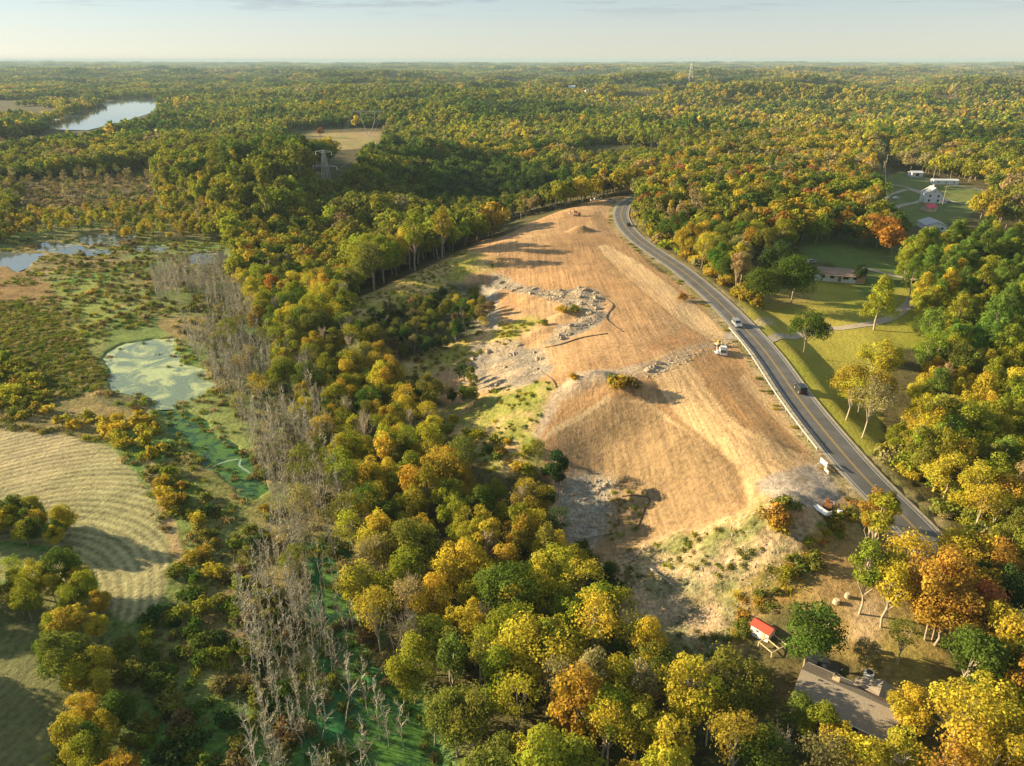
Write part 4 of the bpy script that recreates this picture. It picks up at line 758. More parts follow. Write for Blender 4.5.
# ------------------------------------------------------------------ which plants show largest
HT = {'winter': 11, 'broad': 12, 'slim': 14, 'sparse': 13, 'oak': 12, 'pine': 15, 'shrub': 2.6}; RD = {'winter': 2.4, 'broad': 4.6, 'slim': 2.7, 'sparse': 3.6, 'oak': 6.4, 'pine': 4.2, 'shrub': 2.1}
for r in REC:
    k, x, y, z, s = r[:5]; px, py, dep = project(x, y, z + HT[k] * s * .6); m = RD[k] * s / dep * FPX
    r[8] = (HT[k] * s / dep * FPX) * m if (-m * .4 < px < 1024 + m * .4 and -m * .4 < py < 766 + m * .4) else -1
    if r[7] == 'far' or r[7].startswith('on the brown upper') : r[8] = min(r[8], 200)
LIMIT = {'bare_tree': 55, 'broadleaf_tree': 290, 'pine_tree': 90, 'shrub': 250}
picked = []; rest = []
for cls, lim in LIMIT.items():
    q = sorted([r for r in REC if CLS[r[0]][0] == cls], key=lambda r: (-(1e9 if r[9] else 0) - r[8]))
    picked += [r for r in q[:lim] if r[8] > 0]; rest += [r for r in q[:lim] if r[8] <= 0] + q[lim:]
LAND = {'the duckweed pond': (160, 372), 'the dark green channel': (240, 478), 'the right end of the stubble field': (150, 520), 'the top of the stubble field': (40, 432), 'the red-roofed shed': (764, 632), 'the shingle-roofed house': (850, 700), 'the trailer by the gravel patch': (821, 512),
 'the lower guardrail end': (826, 460), 'the ranch house': (840, 272), 'the white farmhouse': (930, 195), 'the shadowed mound': (622, 387), 'the rubble bank': (560, 300), 'the foot of the graded bowl': (590, 535), 'the near pylon': (328, 192), 'the algae-green pool': (380, 720),
 'the lone lawn tree': (803, 353), 'the road bend': (622, 212), 'the pale rock face': (478, 378), 'the upper end of the driveway': (915, 298), 'the hedgerow bend': (80, 600), 'the grassy lower field': (20, 700), 'the white marsh pond': (20, 260), 'the covered road gap': (920, 535),
 'the picture\'s lower right corner': (1015, 755), 'the right picture edge': (1020, 430), 'the bottom picture edge': (560, 760), 'the tall dead thicket': (300, 600), 'the algae inlet': (330, 560), 'the yellow grass spur': (500, 335), 'the scrubby slope': (500, 440)}
LN = list(LAND); LP = np.array([LAND[k] for k in LN], float)
ORD = ['nearest', 'second', 'third', 'fourth', 'fifth', 'sixth', 'seventh', 'eighth', 'ninth', 'tenth', 'eleventh', 'twelfth', 'thirteenth', 'fourteenth', 'fifteenth', 'sixteenth']
def name_them(items):
    """items: dicts with px, py, key (look); each gets a label that counts outwards from its nearest landmark, side by side"""
    B = {}
    for it in items:
        d = np.hypot(LP[:, 0] - it['px'], (LP[:, 1] - it['py']) * 1.2); j = int(d.argmin()); it['d'] = d[j]; dx = it['px'] - LP[j, 0]; dy = it['py'] - LP[j, 1]
        sd = ('left of' if dx < 0 else 'right of') if abs(dx) > abs(dy) else ('above' if dy < 0 else 'below'); B.setdefault((it['key'], j, sd), []).append(it)
    for (key, j, sd), L_ in B.items():
        L_.sort(key=lambda q: q['d'])
        for n, it in enumerate(L_): it['label'] = f"{key}, " + (f"only one {sd} {LN[j]}" if len(L_) == 1 else f"{ORD[min(n, 15)]} {'one'} {sd} {LN[j]}")
items = []
for r in picked:
    k, x, y, z, s = r[:5]; px, py, dep = project(x, y, z + HT[k] * s * .6)
    if isinstance(r[9], str): continue
    H_ = HT[k] * s; size = ('low ' if s < .9 else 'big ') if k == 'shrub' else ('small ' if H_ < 8 else 'very tall ' if H_ > 13.2 else 'tall ' if H_ > 11.5 else '')
    items.append(dict(r=r, px=px, py=py, key=f"{size}{CLS[k][1]}" if k == 'winter' else f"{size}{r[6]} {CLS[k][1]}"))
name_them(items)
for it in items: it['r'][9] = it['label']
GRP = {'bare_tree': 'leafless trees in the woods', 'broadleaf_tree': 'autumn trees of the woods', 'pine_tree': 'pines in the grove', 'shrub': 'bushes on the flats and banks'}
def tinted(o, c, g):
    t = TINT[c]; f = 1 + g.uniform(-.14, .14); o['tint'] = [t[0] * f * (1 + g.uniform(-.12, .12)), t[1] * f * (1 + g.uniform(-.07, .07)), t[2] * f]
for r in picked:
    k, x, y, z, s, rz, c = r[:7]; nm, noun = CLS[k]; v = g_.integers(len(KM[k])); tm, cm = KM[k][v]
    root = empty(nm, (x, y, z), rz, (s * g_.uniform(.84, 1.14), s * g_.uniform(.84, 1.14), s * (g_.uniform(.88, 1.14)))); tag(root, r[9], 'bush' if k == 'shrub' else 'pine tree' if k == 'pine' else 'tree', GRP[nm])
    link('stem' if k == 'shrub' else 'trunk', tm, root); cr = link('foliage' if k == 'shrub' else 'crown', cm, root); tinted(cr, c, g_)
# ------------------------------------------------------------------ masses nobody could count: scattered copies in one object each
def scatter(name, protos, X, Y, Zz, Sc, Rz, Idx, Tint, kind='stuff', tilt=None):
    pc = bpy.data.collections.new(name + '_plants'); mem = []
    for i, me in enumerate(protos):
        o = bpy.data.objects.new(f'{name}_plant_{i:02d}', me); pc.objects.link(o)
    me = bpy.data.meshes.new(name); me.vertices.add(len(X)); me.vertices.foreach_set('co', np.stack([X, Y, Zz], 1).astype(np.float32).ravel())
    for nm, ty, A, f in (('sz', 'FLOAT', Sc, 'value'), ('turn', 'FLOAT', Rz, 'value'), ('pick', 'INT', Idx, 'value'), ('tint', 'FLOAT_VECTOR', Tint, 'vector')):
        a = me.attributes.new(nm, ty, 'POINT'); a.data.foreach_set(f, np.asarray(A, np.int32 if ty == 'INT' else np.float32).ravel())
    o = struct(name, me, kind)
    t = bpy.data.node_groups.new(name, 'GeometryNodeTree'); t.interface.new_socket('Geometry', in_out='INPUT', socket_type='NodeSocketGeometry'); t.interface.new_socket('Geometry', in_out='OUTPUT', socket_type='NodeSocketGeometry')
    N = t.nodes.new; K = t.links.new; gi = N('NodeGroupInput'); go = N('NodeGroupOutput'); ip = N('GeometryNodeInstanceOnPoints'); ci = N('GeometryNodeCollectionInfo')
    ci.inputs['Collection'].default_value = pc; ci.inputs['Separate Children'].default_value = True; ci.inputs['Reset Children'].default_value = True
    def na(nm, ty):
        n = N('GeometryNodeInputNamedAttribute'); n.data_type = ty; n.inputs['Name'].default_value = nm; return n.outputs['Attribute']
    K(gi.outputs[0], ip.inputs['Points']); K(ci.outputs[0], ip.inputs['Instance']); ip.inputs['Pick Instance'].default_value = True; K(na('pick', 'INT'), ip.inputs['Instance Index'])
    cx = N('ShaderNodeCombineXYZ'); K(na('turn', 'FLOAT'), cx.inputs[2]); K(cx.outputs[0], ip.inputs['Rotation']); K(na('sz', 'FLOAT'), ip.inputs['Scale']); K(ip.outputs[0], go.inputs[0])
    md = o.modifiers.new('scatter', 'NODES'); md.node_group = t; return o
def tints(idx, g, var=.14):
    T = np.array([TINT[k] for k in TK])[np.asarray(idx, int)]; f = 1 + g.uniform(-var, var, (len(T), 1)); return T * f * (1 + g.uniform(-.1, .1, T.shape))
LOD = {k: [joined(k + '_mid', *p) for p in v] for k, v in {
 'broad': [make_broad(s, 12, 4.6, .22, 18, 900, .95, .36) for s in (101, 102, 103, 104)], 'slim': [make_broad(s, 14, 2.7, .3, 12, 500, .85, .4) for s in (111, 112)],
 'sparse': [make_broad(s, 13, 3.6, .35, 16, 420, .7, .4, 1.1, True) for s in (121, 122)], 'oak': [make_broad(s, 12, 6.4, .3, 24, 1200, 1.05, .3) for s in (131, 132)], 'pine': [make_pine(s, 15, 4.2, 900, .9) for s in (141, 142)],
 'shrub': [make_shrub(s, 2.6, 2.1, 260, .6) for s in (151, 152, 153)]}.items()}
near_rest = [r for r in rest]
LOD['winter'] = []
for a_, b_ in WB:
    V, F = cat([a_, b_]); LOD['winter'].append(mesh_np('winter_mid', V, F, [M['palebark']]))
for nm, kinds, hi in (('woods', ('winter', 'broad', 'slim', 'sparse', 'oak', 'pine'), True), ('scrub', ('shrub',), False)):
    protos = []; off = {}
    for k in kinds: off[k] = len(protos); protos += LOD[k]
    hio = {}
    if hi:
        hio['winter'] = 0
        for k in kinds[1:]: hio[k] = len(protos); protos += [joined(k + '_near', *p) for p in KIND[k][:3]]
    q = [r for r in near_rest if r[0] in kinds]
    A = np.array([[r[1], r[2], r[3], r[4], r[5]] for r in q]); g = np.random.default_rng(9); idx = []
    for r in q:
        k = r[0]; dist = math.hypot(r[1], r[2])
        idx.append(hio[k] + g.integers(3 if k == 'winter' else min(3, len(KIND[k]))) if hi and dist < 300 else off[k] + g.integers(len(LOD[k])))
    if len(q): scatter(nm, protos, A[:, 0], A[:, 1], A[:, 2], A[:, 3], A[:, 4], idx, tints([TK.index(r[6]) for r in q], g))
print('REC', len(REC), 'picked', len(picked), 'rest', len(rest))
# distant woods: simple crowns, then whole groups of crowns
FARP_ = [joined('far_tree', *make_broad(s, 12, 4.8, .12, 10, 190, 2.0, .42)) for s in (201, 202, 203, 204)]
def grove(seed, R_, n, nl, size):
    g = np.random.default_rng(seed); Vs = []; Fs = []; As = []; o = 0
    for i in range(n):
        a = g.uniform(0, 6.28); q = R_ * math.sqrt(g.random()); t, c = make_broad(seed * 50 + i, g.uniform(10, 15), g.uniform(4.5, 6.5), .1, 6, nl, size, .5)
        V = c[0] + [math.cos(a) * q, math.sin(a) * q, 0]; Vs.append(V); Fs.append(c[1] + o); As.append(np.c_[np.full(len(V), g.random()), np.full(len(V), g.random()), np.zeros(len(V))] * .7 + c[2] * .3); o += len(V)
    me = mesh_np('grove', np.vstack(Vs), np.vstack(Fs), [M['leaf']]); vec_attr(me, 'leafvar', np.vstack(As)); return me
GV = [grove(s, 17, 11, 60, 3.2) for s in (5, 6, 7, 8)]; GV2 = [grove(s, 42, 34, 26, 5.5) for s in (15, 16, 17)]
g = np.random.default_rng(77)
b1 = band(760, 1700, 9.4, 'f', 1.0, 1.6, 31); scatter('far_woods', FARP_, b1[0], b1[1], b1[2], b1[3], b1[4], g.integers(0, 4, len(b1[0])), tints(b1[5], g))
b2 = band(1700, 4600, 24, 'g', .8, 1.25, 32); scatter('hill_woods', GV, b2[0], b2[1], b2[2], b2[3], b2[4], g.integers(0, 4, len(b2[0])), tints(b2[5], g, .2))
b3 = band(4600, 15000, 62, 'h', .9, 1.5, 33); scatter('horizon_woods', GV2, b3[0], b3[1], b3[2], b3[3], b3[4], g.integers(0, 3, len(b3[0])), tints(b3[5], g, .2))
print('far', len(b1[0]), len(b2[0]), len(b3[0]))
# ------------------------------------------------------------------ drowned trees
DZ = PF([(150,272),(190,262),(225,258),(246,285),(272,330),(305,385),(335,450),(352,520),(362,580),(400,660),(412,720),(390,800),(255,800),(250,700),(238,625),(252,590),(275,545),(272,500),(250,455),(238,420),(215,385),(185,345),(160,310)], -16)
def dead_points(P, sp, seed, keep):
    g = np.random.default_rng(seed); x0, y0 = P.min(0); x1, y1 = P.max(0); X, Y = np.meshgrid(np.arange(x0, x1, sp), np.arange(y0, y1, sp)); X = X.ravel() + g.uniform(-.6, .6, X.size) * sp; Y = Y.ravel() + g.uniform(-.6, .6, Y.size) * sp
    ok = inside(X, Y, P) & (g.random(len(X)) < keep) & ~inside(X, Y, WPOLY['duckweed_pond']) & ~(inside(X, Y, WPOLY['side_channel']) & (g.random(len(X)) < .5)); return X[ok], Y[ok], g
X, Y, g = dead_points(DZ, 2.05, 91, .93)
_q = fbm(X / 16, Y / 22, 3) + .15 * g.random(len(X)) > -.02; X = X[_q]; Y = Y[_q]; Zz = height(X, Y); sz = g.uniform(.5, 1.2, len(X)) * (.6 + .4 * sst(420, 200, Y)) * (.7 + .6 * (fbm(X / 12 + 7, Y / 12, 3) + .5)); px, py, dep = project(X, Y, Zz + 4); score = np.where((px > 0) & (px < 1024) & (py < 760), sz / dep, -1)
o_ = np.argsort(-score * g.uniform(.6, 1.4, len(X))); ind = o_[:240]; mass = o_[240:]
its = []
for i in ind:
    v = int(g.integers(5)); s = sz[i]; its.append(dict(i=i, v=v, px=px[i], py=py[i], key=('tall ' if s > .95 else 'short ' if s < .72 else 'mid-height ') + ('pale grey', 'leaning grey', 'slender grey', 'forked grey', 'straight grey')[v] + ' dead tree'))
name_them(its)
for it in its:
    i = it['i']; t, b = BM[it['v']]; s = float(sz[i]); o = link('bare_tree', None, None); bpy.data.objects.remove(o)
    root = empty('bare_tree', (X[i], Y[i], Zz[i]), float(g.uniform(0, 6.28)), s); tag(root, it['label'], 'dead tree', 'drowned leafless trees in the marsh'); link('trunk', t, root); link('branches', b, root)
JB = []
for i, (t, b) in enumerate(BARE): V, F = cat([t, b]); JB.append(mesh_np('dead_stand', V, F, [M['dead']]))
scatter('dead_thicket', JB, X[mass], Y[mass], Zz[mass], sz[mass], g.uniform(0, 6.28, len(mass)), g.integers(0, 5, len(mass)), np.zeros((len(mass), 3)))
# low growth of the marsh: tussocks and reeds
def tuft(seed, n, h, r):
    g = np.random.default_rng(seed); P = g.normal(size=(n, 2)) * r * .5; a = g.uniform(0, 6.28, n); hh = h * g.uniform(.5, 1.1, n); wd = .09; V = []
    tx = P[:, 0] + g.normal(size=n) * h * .3; ty = P[:, 1] + g.normal(size=n) * h * .3
    A = np.stack([P[:, 0] - np.cos(a) * wd, P[:, 1] - np.sin(a) * wd, np.zeros(n) - .1], 1); B = np.stack([P[:, 0] + np.cos(a) * wd, P[:, 1] + np.sin(a) * wd, np.zeros(n) - .1], 1); C1 = np.stack([tx + np.cos(a) * wd * .4, ty + np.sin(a) * wd * .4, hh], 1); C2 = np.stack([tx - np.cos(a) * wd * .4, ty - np.sin(a) * wd * .4, hh], 1)
    me = mesh_np('tuft', np.stack([A, B, C1, C2], 1).reshape(-1, 3), np.arange(4 * n).reshape(-1, 4), [M['leaf']]); q = g.random(n); vec_attr(me, 'leafvar', np.repeat(np.stack([q, g.random(n), q * 0], 1), 4, 0)); return me
def low_bush(seed, n, r):
    g = np.random.default_rng(seed); cen = [(g.normal() * r * .4, g.normal() * r * .4, r * .25) for _ in range(7)]
    c = leaf_cloud(cen, [r * .4] * 7, n, .34, g, flat_=.6, inner=.5); me = mesh_np('low_bush', c[0], c[1], [M['leaf']]); vec_attr(me, 'leafvar', c[2]); return me
TU = [tuft(s, 70, 1.1, 1.3) for s in (1, 2)] + [low_bush(s, 150, 1.5) for s in (3, 4, 5)]
def cover(name, P, sp, keep, mix, srange, seed, picks=(0, 1, 2, 3, 4), noise_cut=None, excl=(), protos=TU, wet=True):
    g = np.random.default_rng(seed); x0, y0 = P.min(0); x1, y1 = P.max(0); X, Y = np.meshgrid(np.arange(x0, x1, sp), np.arange(y0, y1, sp)); X = X.ravel() + g.uniform(-.6, .6, X.size) * sp; Y = Y.ravel() + g.uniform(-.6, .6, Y.size) * sp
    ok = inside(X, Y, P) & (g.random(len(X)) < keep) & (np.abs(X) < .85 * Y + 30)
    if noise_cut is not None: ok &= fbm(X / 9, Y / 9, 3) > noise_cut
    for e in excl: ok &= ~inside(X, Y, e)
    X = X[ok]; Y = Y[ok]; Zz = height(X, Y)
    if wet: ok = Zz > MARSH_Z + .02; X = X[ok]; Y = Y[ok]; Zz = Zz[ok]
    cols = list(mix); p = np.array([mix[c] for c in cols], float); p /= p.sum(); ci = np.array([TK.index(c) for c in cols])[g.choice(len(cols), len(X), p=p)]
    return X, Y, Zz, g.uniform(*srange, len(X)), g.uniform(0, 6.28, len(X)), np.array(picks)[g.integers(0, len(picks), len(X))], tints(ci, g, .2)
FX = [unp([(-150,425),(0,430),(60,434),(108,447),(138,474),(158,512),(172,560),(166,592),(150,612),(128,622),(112,612),(95,580),(70,550),(30,542),(-150,540)])[:, :2], unp([(-300,585),(0,598),(40,600),(70,640),(60,700),(48,766),(40,860),(-300,860)])[:, :2], unp([(-150,540),(60,550),(90,590),(30,600),(-150,580)])[:, :2]]
NEARM = PF([(-300,262),(60,238),(222,240),(262,330),(300,400),(340,520),(365,600),(400,660),(440,720),(470,850),(60,900),(-300,900)])
parts_ = [cover('m', NEARM, 2.1, .6, {'olive': 3, 'brown': 1.5, 'tan': 2, 'green': 1.3, 'yellow-green': 1.5}, (.5, 1.1), 1, noise_cut=-.06, excl=FX)]
scatter('marsh_growth', TU, *[np.concatenate([p[i] for p in parts_]) for i in range(7)])
_f = []
for k_, n_ in (('channel', 1), ('side_channel', 2), ('duckweed_pond', 3)):
    P_ = WPOLY[k_]; q_ = cover('f', P_, 1.6 if k_ != 'duckweed_pond' else 3.0, .8, {'olive': 3, 'green': 2, 'brown': 1.5, 'tan': 1}, (.3, .8), 60 + n_, wet=False); d_ = seg_dist(q_[0], q_[1], P_, True); g = np.random.default_rng(n_); ok = (d_ < 2.2 * g.random(len(d_)) ** .5 + .2) | (g.random(len(d_)) < (.07 if k_ != 'duckweed_pond' else .02))
    q_ = [a_[ok] for a_ in q_]; q_[2] = np.full(len(q_[0]), MARSH_Z - .05); _f.append(q_)
scatter('floating_growth', TU, *[np.concatenate([p[i] for p in _f]) for i in range(7)])
reed = cover('r', PF([(-200,300),(20,303),(55,312),(80,340),(108,378),(96,392),(60,402),(-200,410)]), 1.4, .9, {'olive': 4, 'green': 1, 'tan': 1}, (.5, .85), 2, picks=(0, 1, 2)); scatter('reeds', TU, *reed)
upm = cover('u', PF([(-200,150),(150,158),(165,190),(150,222),(-200,225)]), 6, .8, {'brown': 3, 'tan': 3, 'olive': 2}, (1.2, 2.6), 3, picks=(2, 3, 4)); scatter('upper_marsh_growth', TU, *upm)
def G(pts): return unp(pts)[:, :2]
gg = [cover('g', G([(470,250),(440,262),(400,280),(350,300),(330,330),(385,360),(400,335),(420,300),(470,275),(505,262)]), 1.7, .5, {'yellow-green': 3, 'olive': 2, 'amber': 1, 'tan': 1}, (.4, .8), 4, noise_cut=-.02, wet=False),
 cover('g', G([(380,380),(410,356),(470,335),(530,316),(545,320),(520,335),(500,350),(440,372),(400,400)]), 1.5, .6, {'yellow-green': 3, 'amber': 1.5, 'olive': 1}, (.4, .8), 5, noise_cut=-.05, wet=False),
 cover('g', G([(430,410),(480,395),(540,378),(560,384),(545,400),(540,430),(548,470),(490,475),(455,440)]), 1.7, .55, {'yellow-green': 3, 'amber': 1, 'olive': 1, 'green': 1}, (.4, .8), 6, noise_cut=0, wet=False),
 cover('g', G([(600,550),(650,545),(735,517),(760,500),(800,512),(850,530),(780,590),(745,650),(700,700),(650,660),(620,600)]), 1.7, .6, {'olive': 3, 'tan': 2, 'yellow-green': 1.5, 'green': 1}, (.35, .75), 7, noise_cut=.02, wet=False),
 cover('g', G([(740,590),(800,545),(850,500),(866,512),(800,590),(770,610),(735,660),(715,680)]), 1.5, .7, {'olive': 3, 'amber': 2, 'orange': 1, 'yellow-green': 1}, (.4, .9), 8, noise_cut=-.1, wet=False),
 cover('g', G([(605,495),(622,488),(650,498),(640,530),(610,545)]), 1.5, .6, {'yellow-green': 3, 'tan': 2}, (.35, .7), 10, noise_cut=-.1, wet=False)]
L2 = road[(road[:, 1] > 60)]
for off in (-6.4, -5.6):
    P = L2[:, :2]; T = np.gradient(P, axis=0); T /= np.linalg.norm(T, axis=1, keepdims=True); q = P + np.stack([T[:, 1], -T[:, 0]], 1) * off
    g = np.random.default_rng(44); X = q[:, 0] + g.normal(size=len(q)) * .7; Y = q[:, 1] + g.normal(size=len(q)) * 2.5; k = g.random(len(X)) < .6; X = X[k]; Y = Y[k]
    gg.append((X, Y, height(X, Y), g.uniform(.15, .6, len(X)), g.uniform(0, 6, len(X)), g.integers(0, 5, len(X)), tints(g.choice([TK.index('olive'), TK.index('tan'), TK.index('amber')], len(X)), g)))
scatter('weeds', TU, *[np.concatenate([p[i] for p in gg]) for i in range(7)])

# ------------------------------------------------------------------ vehicles and machines
def wheel(x, y, r, wd, par):
    t = MB(); t.tube([(x, y - wd / 2, r), (x, y + wd / 2, r)], r, n=16); o = t.build('wheel', M['black'], par)
    q = MB(); q.tube([(x, y - wd / 2 - .01, r), (x, y + wd / 2 + .01, r)], r * .55, n=12); q.build('rim', M['steel'], o)
def car(loc, rz, paint, label, cat='car', name='car', suv=False, pickup=False):
    e = empty(name, loc, rz); tag(e, label, cat); hgt = 1.75 if suv or pickup else 1.45; Ln = 5.2 if pickup else 4.6; a = Ln / 2; b = MB()
    low = [(-a, .35), (-a, .8), (-a + .1, .95), (a - 1.3, .98), (a - .15, .82), (a, .6), (a, .35)]; b.prism(low, -.88, .88); b.build('body', paint, e)
    cb = MB()
    if pickup: cb.prism([(-.5, .96), (-.4, hgt), (.9, hgt), (1.5, .96)], -.8, .8)
    else: cb.prism([(-a + .15, .94), (-a + (.35 if suv else .8), hgt), (.55, hgt), (a - 1.35, .94)], -.78, .78)
    c = cb.build('cabin', paint, e); g = MB()
    if pickup: g.prism([(-.42, 1.05), (-.36, hgt - .1), (.86, hgt - .1), (1.36, 1.05)], -.812, .812)
    else: g.prism([(-a + .35, 1.02), (-a + (.5 if suv else .95), hgt - .1), (.5, hgt - .1), (a - 1.6, 1.02)], -.795, .795)
    g.build('side_window', M['glass'], c)
    w_ = MB(); x0, x1 = (.93, 1.47) if pickup else (.58, a - 1.40); dx = x1 - x0; dz = hgt - .98; Lw = math.hypot(dx, dz)
    w_.box((x0 + x1) / 2 + .02, 0, (hgt + .98) / 2 + .03, Lw * .8, 1.4, .03, ry=math.atan2(dz, dx)); w_.build('windscreen', M['glass'], c)
    if pickup: t = MB(); t.box(-1.6, 0, 1.0, 1.9, 1.5, .06); t.build('load_bed', M['black'], e)
    for s in (-1, 1):
        for x in (-a + .9, a - .95): wheel(x, s * .8, .34, .24, e)
        l = MB(); l.box(a - .02, s * .62, .72, .1, .34, .14); l.build('headlight', M['white_wall'], e); l = MB(); l.box(-a, s * .7, .78, .08, .22, .2); l.build('tail_light', M['lamp'], e)
    return e
def on_road(px, py, side):
    x, y = flat(px, py, 0); i = int(((road[:, 0] - x) ** 2 + (road[:, 1] - y) ** 2).argmin()); a = road[min(i + 2, len(road) - 1)] - road[max(i - 2, 0)]; a /= np.linalg.norm(a[:2])
    return Vector((float(road[i, 0] + a[1] * side), float(road[i, 1] - a[0] * side), float(road[i, 2]) + .01)), math.atan2(a[1], a[0])
p, a = on_road(735, 325, -1.65); car(p, a + math.pi, M['carsilver'], 'silver car on the road beside the site entrance', suv=True)
p, a = on_road(791, 391, 1.6); car(p, a, M['cardark'], 'dark sport utility car on the shadowed road lane below the driveway', suv=True)
p, a = on_road(626, 226, 1.5); car(p, a, M['cardark'], 'dark car in the bend at the far end of the road')
def P(px, py, dz=0): return at(px, py, 0) + Vector((0, 0, dz))
car(P(723, 353), R(78), M['carwhite'], 'white pickup truck parked on bare dirt near the guardrail', 'pickup truck', 'pickup_truck', pickup=True)
e = empty('lift_truck', P(717, 354), R(100), .6); tag(e, 'white lift machine with raised arm beside the white pickup truck', 'lift machine')
b = MB(); b.box(0, 0, .75, 2.6, 1.5, .5, bev=.06); b.build('chassis', M['carwhite'], e); b = MB(); b.box(-.5, 0, 1.5, 1.1, 1.2, 1.0, bev=.08); b.build('cab', M['carwhite'], e)
b = MB(); b.tube([(.4, 0, 1.1), (.9, 0, 3.0), (.6, 0, 4.3)], .16, .1); b.build('arm', M['carwhite'], e); b = MB(); b.box(.55, 0, 4.5, .7, .9, .7, bev=.05); b.build('bucket', M['carwhite'], e)
for x in (-.85, .85):
    for s in (-1, 1): wheel(x, s * .72, .4, .3, e)
def tracked(loc, rz, paint, label, arm=True, sc=1.0, name='excavator', cat='excavator'):
    e = empty(name, loc, rz, sc); tag(e, label, cat)
    for s in (-1, 1): b = MB(); b.box(0, s * 1.1, .45, 3.6, .55, .85, bev=.25); b.build('track', M['black'], e)
    b = MB(); b.box(-.2, 0, 1.45, 3.0, 2.3, .9, bev=.12); b.build('engine_house', paint, e); b = MB(); b.box(.7, .6, 2.3, 1.3, 1.0, 1.3, bev=.1); c = b.build('cab', paint, e); b = MB(); b.box(.75, .6, 2.45, 1.32, 1.02, .7); b.build('cab_window', M['glass'], c)
    if arm:
        b = MB(); b.tube([(1.2, -.3, 1.6), (3.0, -.3, 3.9), (4.3, -.3, 3.7)], .26, .2); b.build('boom', paint, e); b = MB(); b.tube([(4.2, -.3, 3.9), (5.4, -.3, 1.6)], .2, .14); b.build('stick', paint, e); b = MB(); b.prism([(5.0, .6), (5.0, 1.5), (5.6, 1.7), (6.0, .9), (5.6, .5)], -.8, .2); b.build('bucket', M['steel'], e)
    else:
        b = MB(); b.box(2.4, 0, .8, .15, 3.0, 1.0, rx=0, ry=.15, bev=.03); b.build('blade', M['steel'], e)
    return e
tracked(P(577, 216), R(140), M['machine'], 'orange brown excavator on the far part of the bare ground', sc=.85)
tracked(P(828, 508), R(60), M['machine'], 'small orange tracked loader next to the flat white trailer', arm=False, sc=.55, name='tracked_loader', cat='loader')
tracked(P(718, 346), R(15), M['yellowmachine'], 'small tan bulldozer near the site entrance gravel', arm=False, sc=.5, name='bulldozer', cat='bulldozer')
car(P(595, 201), R(10), M['carwhite'], 'white pickup truck at the far tree line of the cleared ground', 'pickup truck', 'pickup_truck', pickup=True)
car(P(611, 202), R(170), M['carsilver'], 'silver pickup truck by the far trees, right of the white one', 'pickup truck', 'pickup_truck', pickup=True)
car(P(602, 198), R(100), M['cardark'], 'dark car parked farthest back on the cleared ground')
e = empty('flatbed_trailer', P(821, 513), R(115), .68); tag(e, 'white flatbed trailer parked below the gravel patch', 'trailer')
b = MB(); b.box(0, 0, .85, 4.6, 2.0, .14); b.build('deck', M['carwhite'], e); b = MB(); b.box(-2.2, 0, 1.3, .12, 2.0, .9); b.build('front_board', M['carwhite'], e); b = MB(); b.tube([(-2.2, 0, .7), (-3.5, 0, .6)], .07); b.build('drawbar', M['steel'], e)
for x in (.1, 1.0):
    for s in (-1, 1): wheel(x, s * .95, .36, .24, e)
e = empty('water_tank', P(839, 515)); tag(e, 'small white plastic water tank right of the tracked loader', 'tank'); b = MB(); b.tube([(0, 0, 0), (0, 0, 1.0), (0, 0, 1.1)], .5, .42, n=14); b.build('tank_body', M['carwhite'], e); b = MB(); b.tube([(0, 0, 1.08), (0, 0, 1.2)], .15, n=10); b.build('lid', M['black'], e)
# barricade
e = empty('barricade', P(823, 466), R(100), .7); tag(e, 'white barricade with three rails at the end of the guardrail', 'barricade')
for i in range(3): b = MB(); b.box(0, 0, .6 + i * .55, 3.2, .06, .3); b.build('rail', M['carwhite'], e)
for s in (-1, 1): b = MB(); b.box(s * 1.3, 0, .95, .09, .12, 1.9); b.box(s * 1.3, 0, .06, .09, 1.4, .1); b.build('post', M['carwhite'], e)
e = empty('barricade', P(826, 473), R(95), .7); tag(e, 'lower white barricade standing on gravel beside the road', 'barricade')
for i in range(2): b = MB(); b.box(0, 0, .5 + i * .5, 2.2, .06, .26); b.build('rail', M['carwhite'], e)
for s in (-1, 1): b = MB(); b.box(s * .9, 0, .6, .09, .12, 1.2); b.box(s * .9, 0, .06, .09, 1.1, .1); b.build('post', M['carwhite'], e)
# guardrails
def guardrail(i0, i1, side, label):
    ln = road[i0:i1]; Pp = ln[:, :2]; T = np.gradient(Pp, axis=0); T /= np.linalg.norm(T, axis=1, keepdims=True); q = Pp + np.stack([T[:, 1], -T[:, 0]], 1) * side
    z = ln[:, 2]; m = len(q) // 2; e = empty('guardrail', (q[m, 0], q[m, 1], z[m])); tag(e, label, 'guardrail'); O = Vector((q[m, 0], q[m, 1], z[m])); pts = [Vector((q[k, 0], q[k, 1], z[k] + .62)) - O for k in range(len(q))]
    b = MB()
    for dz in (-.1, .1): b.tube([v + Vector((0, 0, dz)) for v in pts], .10, n=4)
    b.build('rail', M['steel'], e)
    for k in range(0, len(q)): b = MB(); v = pts[k]; b.box(v.x, v.y, v.z - .32, .16, .16, 1.15); b.build('post', M['steel'], e)
def ridx(px, py): x, y = flat(px, py, 0); return int(((road[:, 0] - x) ** 2 + (road[:, 1] - y) ** 2).argmin())
i0, i1 = sorted((ridx(836, 452), ridx(738, 324))); guardrail(i0, i1, (-4.9 if road[i1, 1] > road[i0, 1] else 4.9), 'long galvanised guardrail between the road and the straw-covered ground')
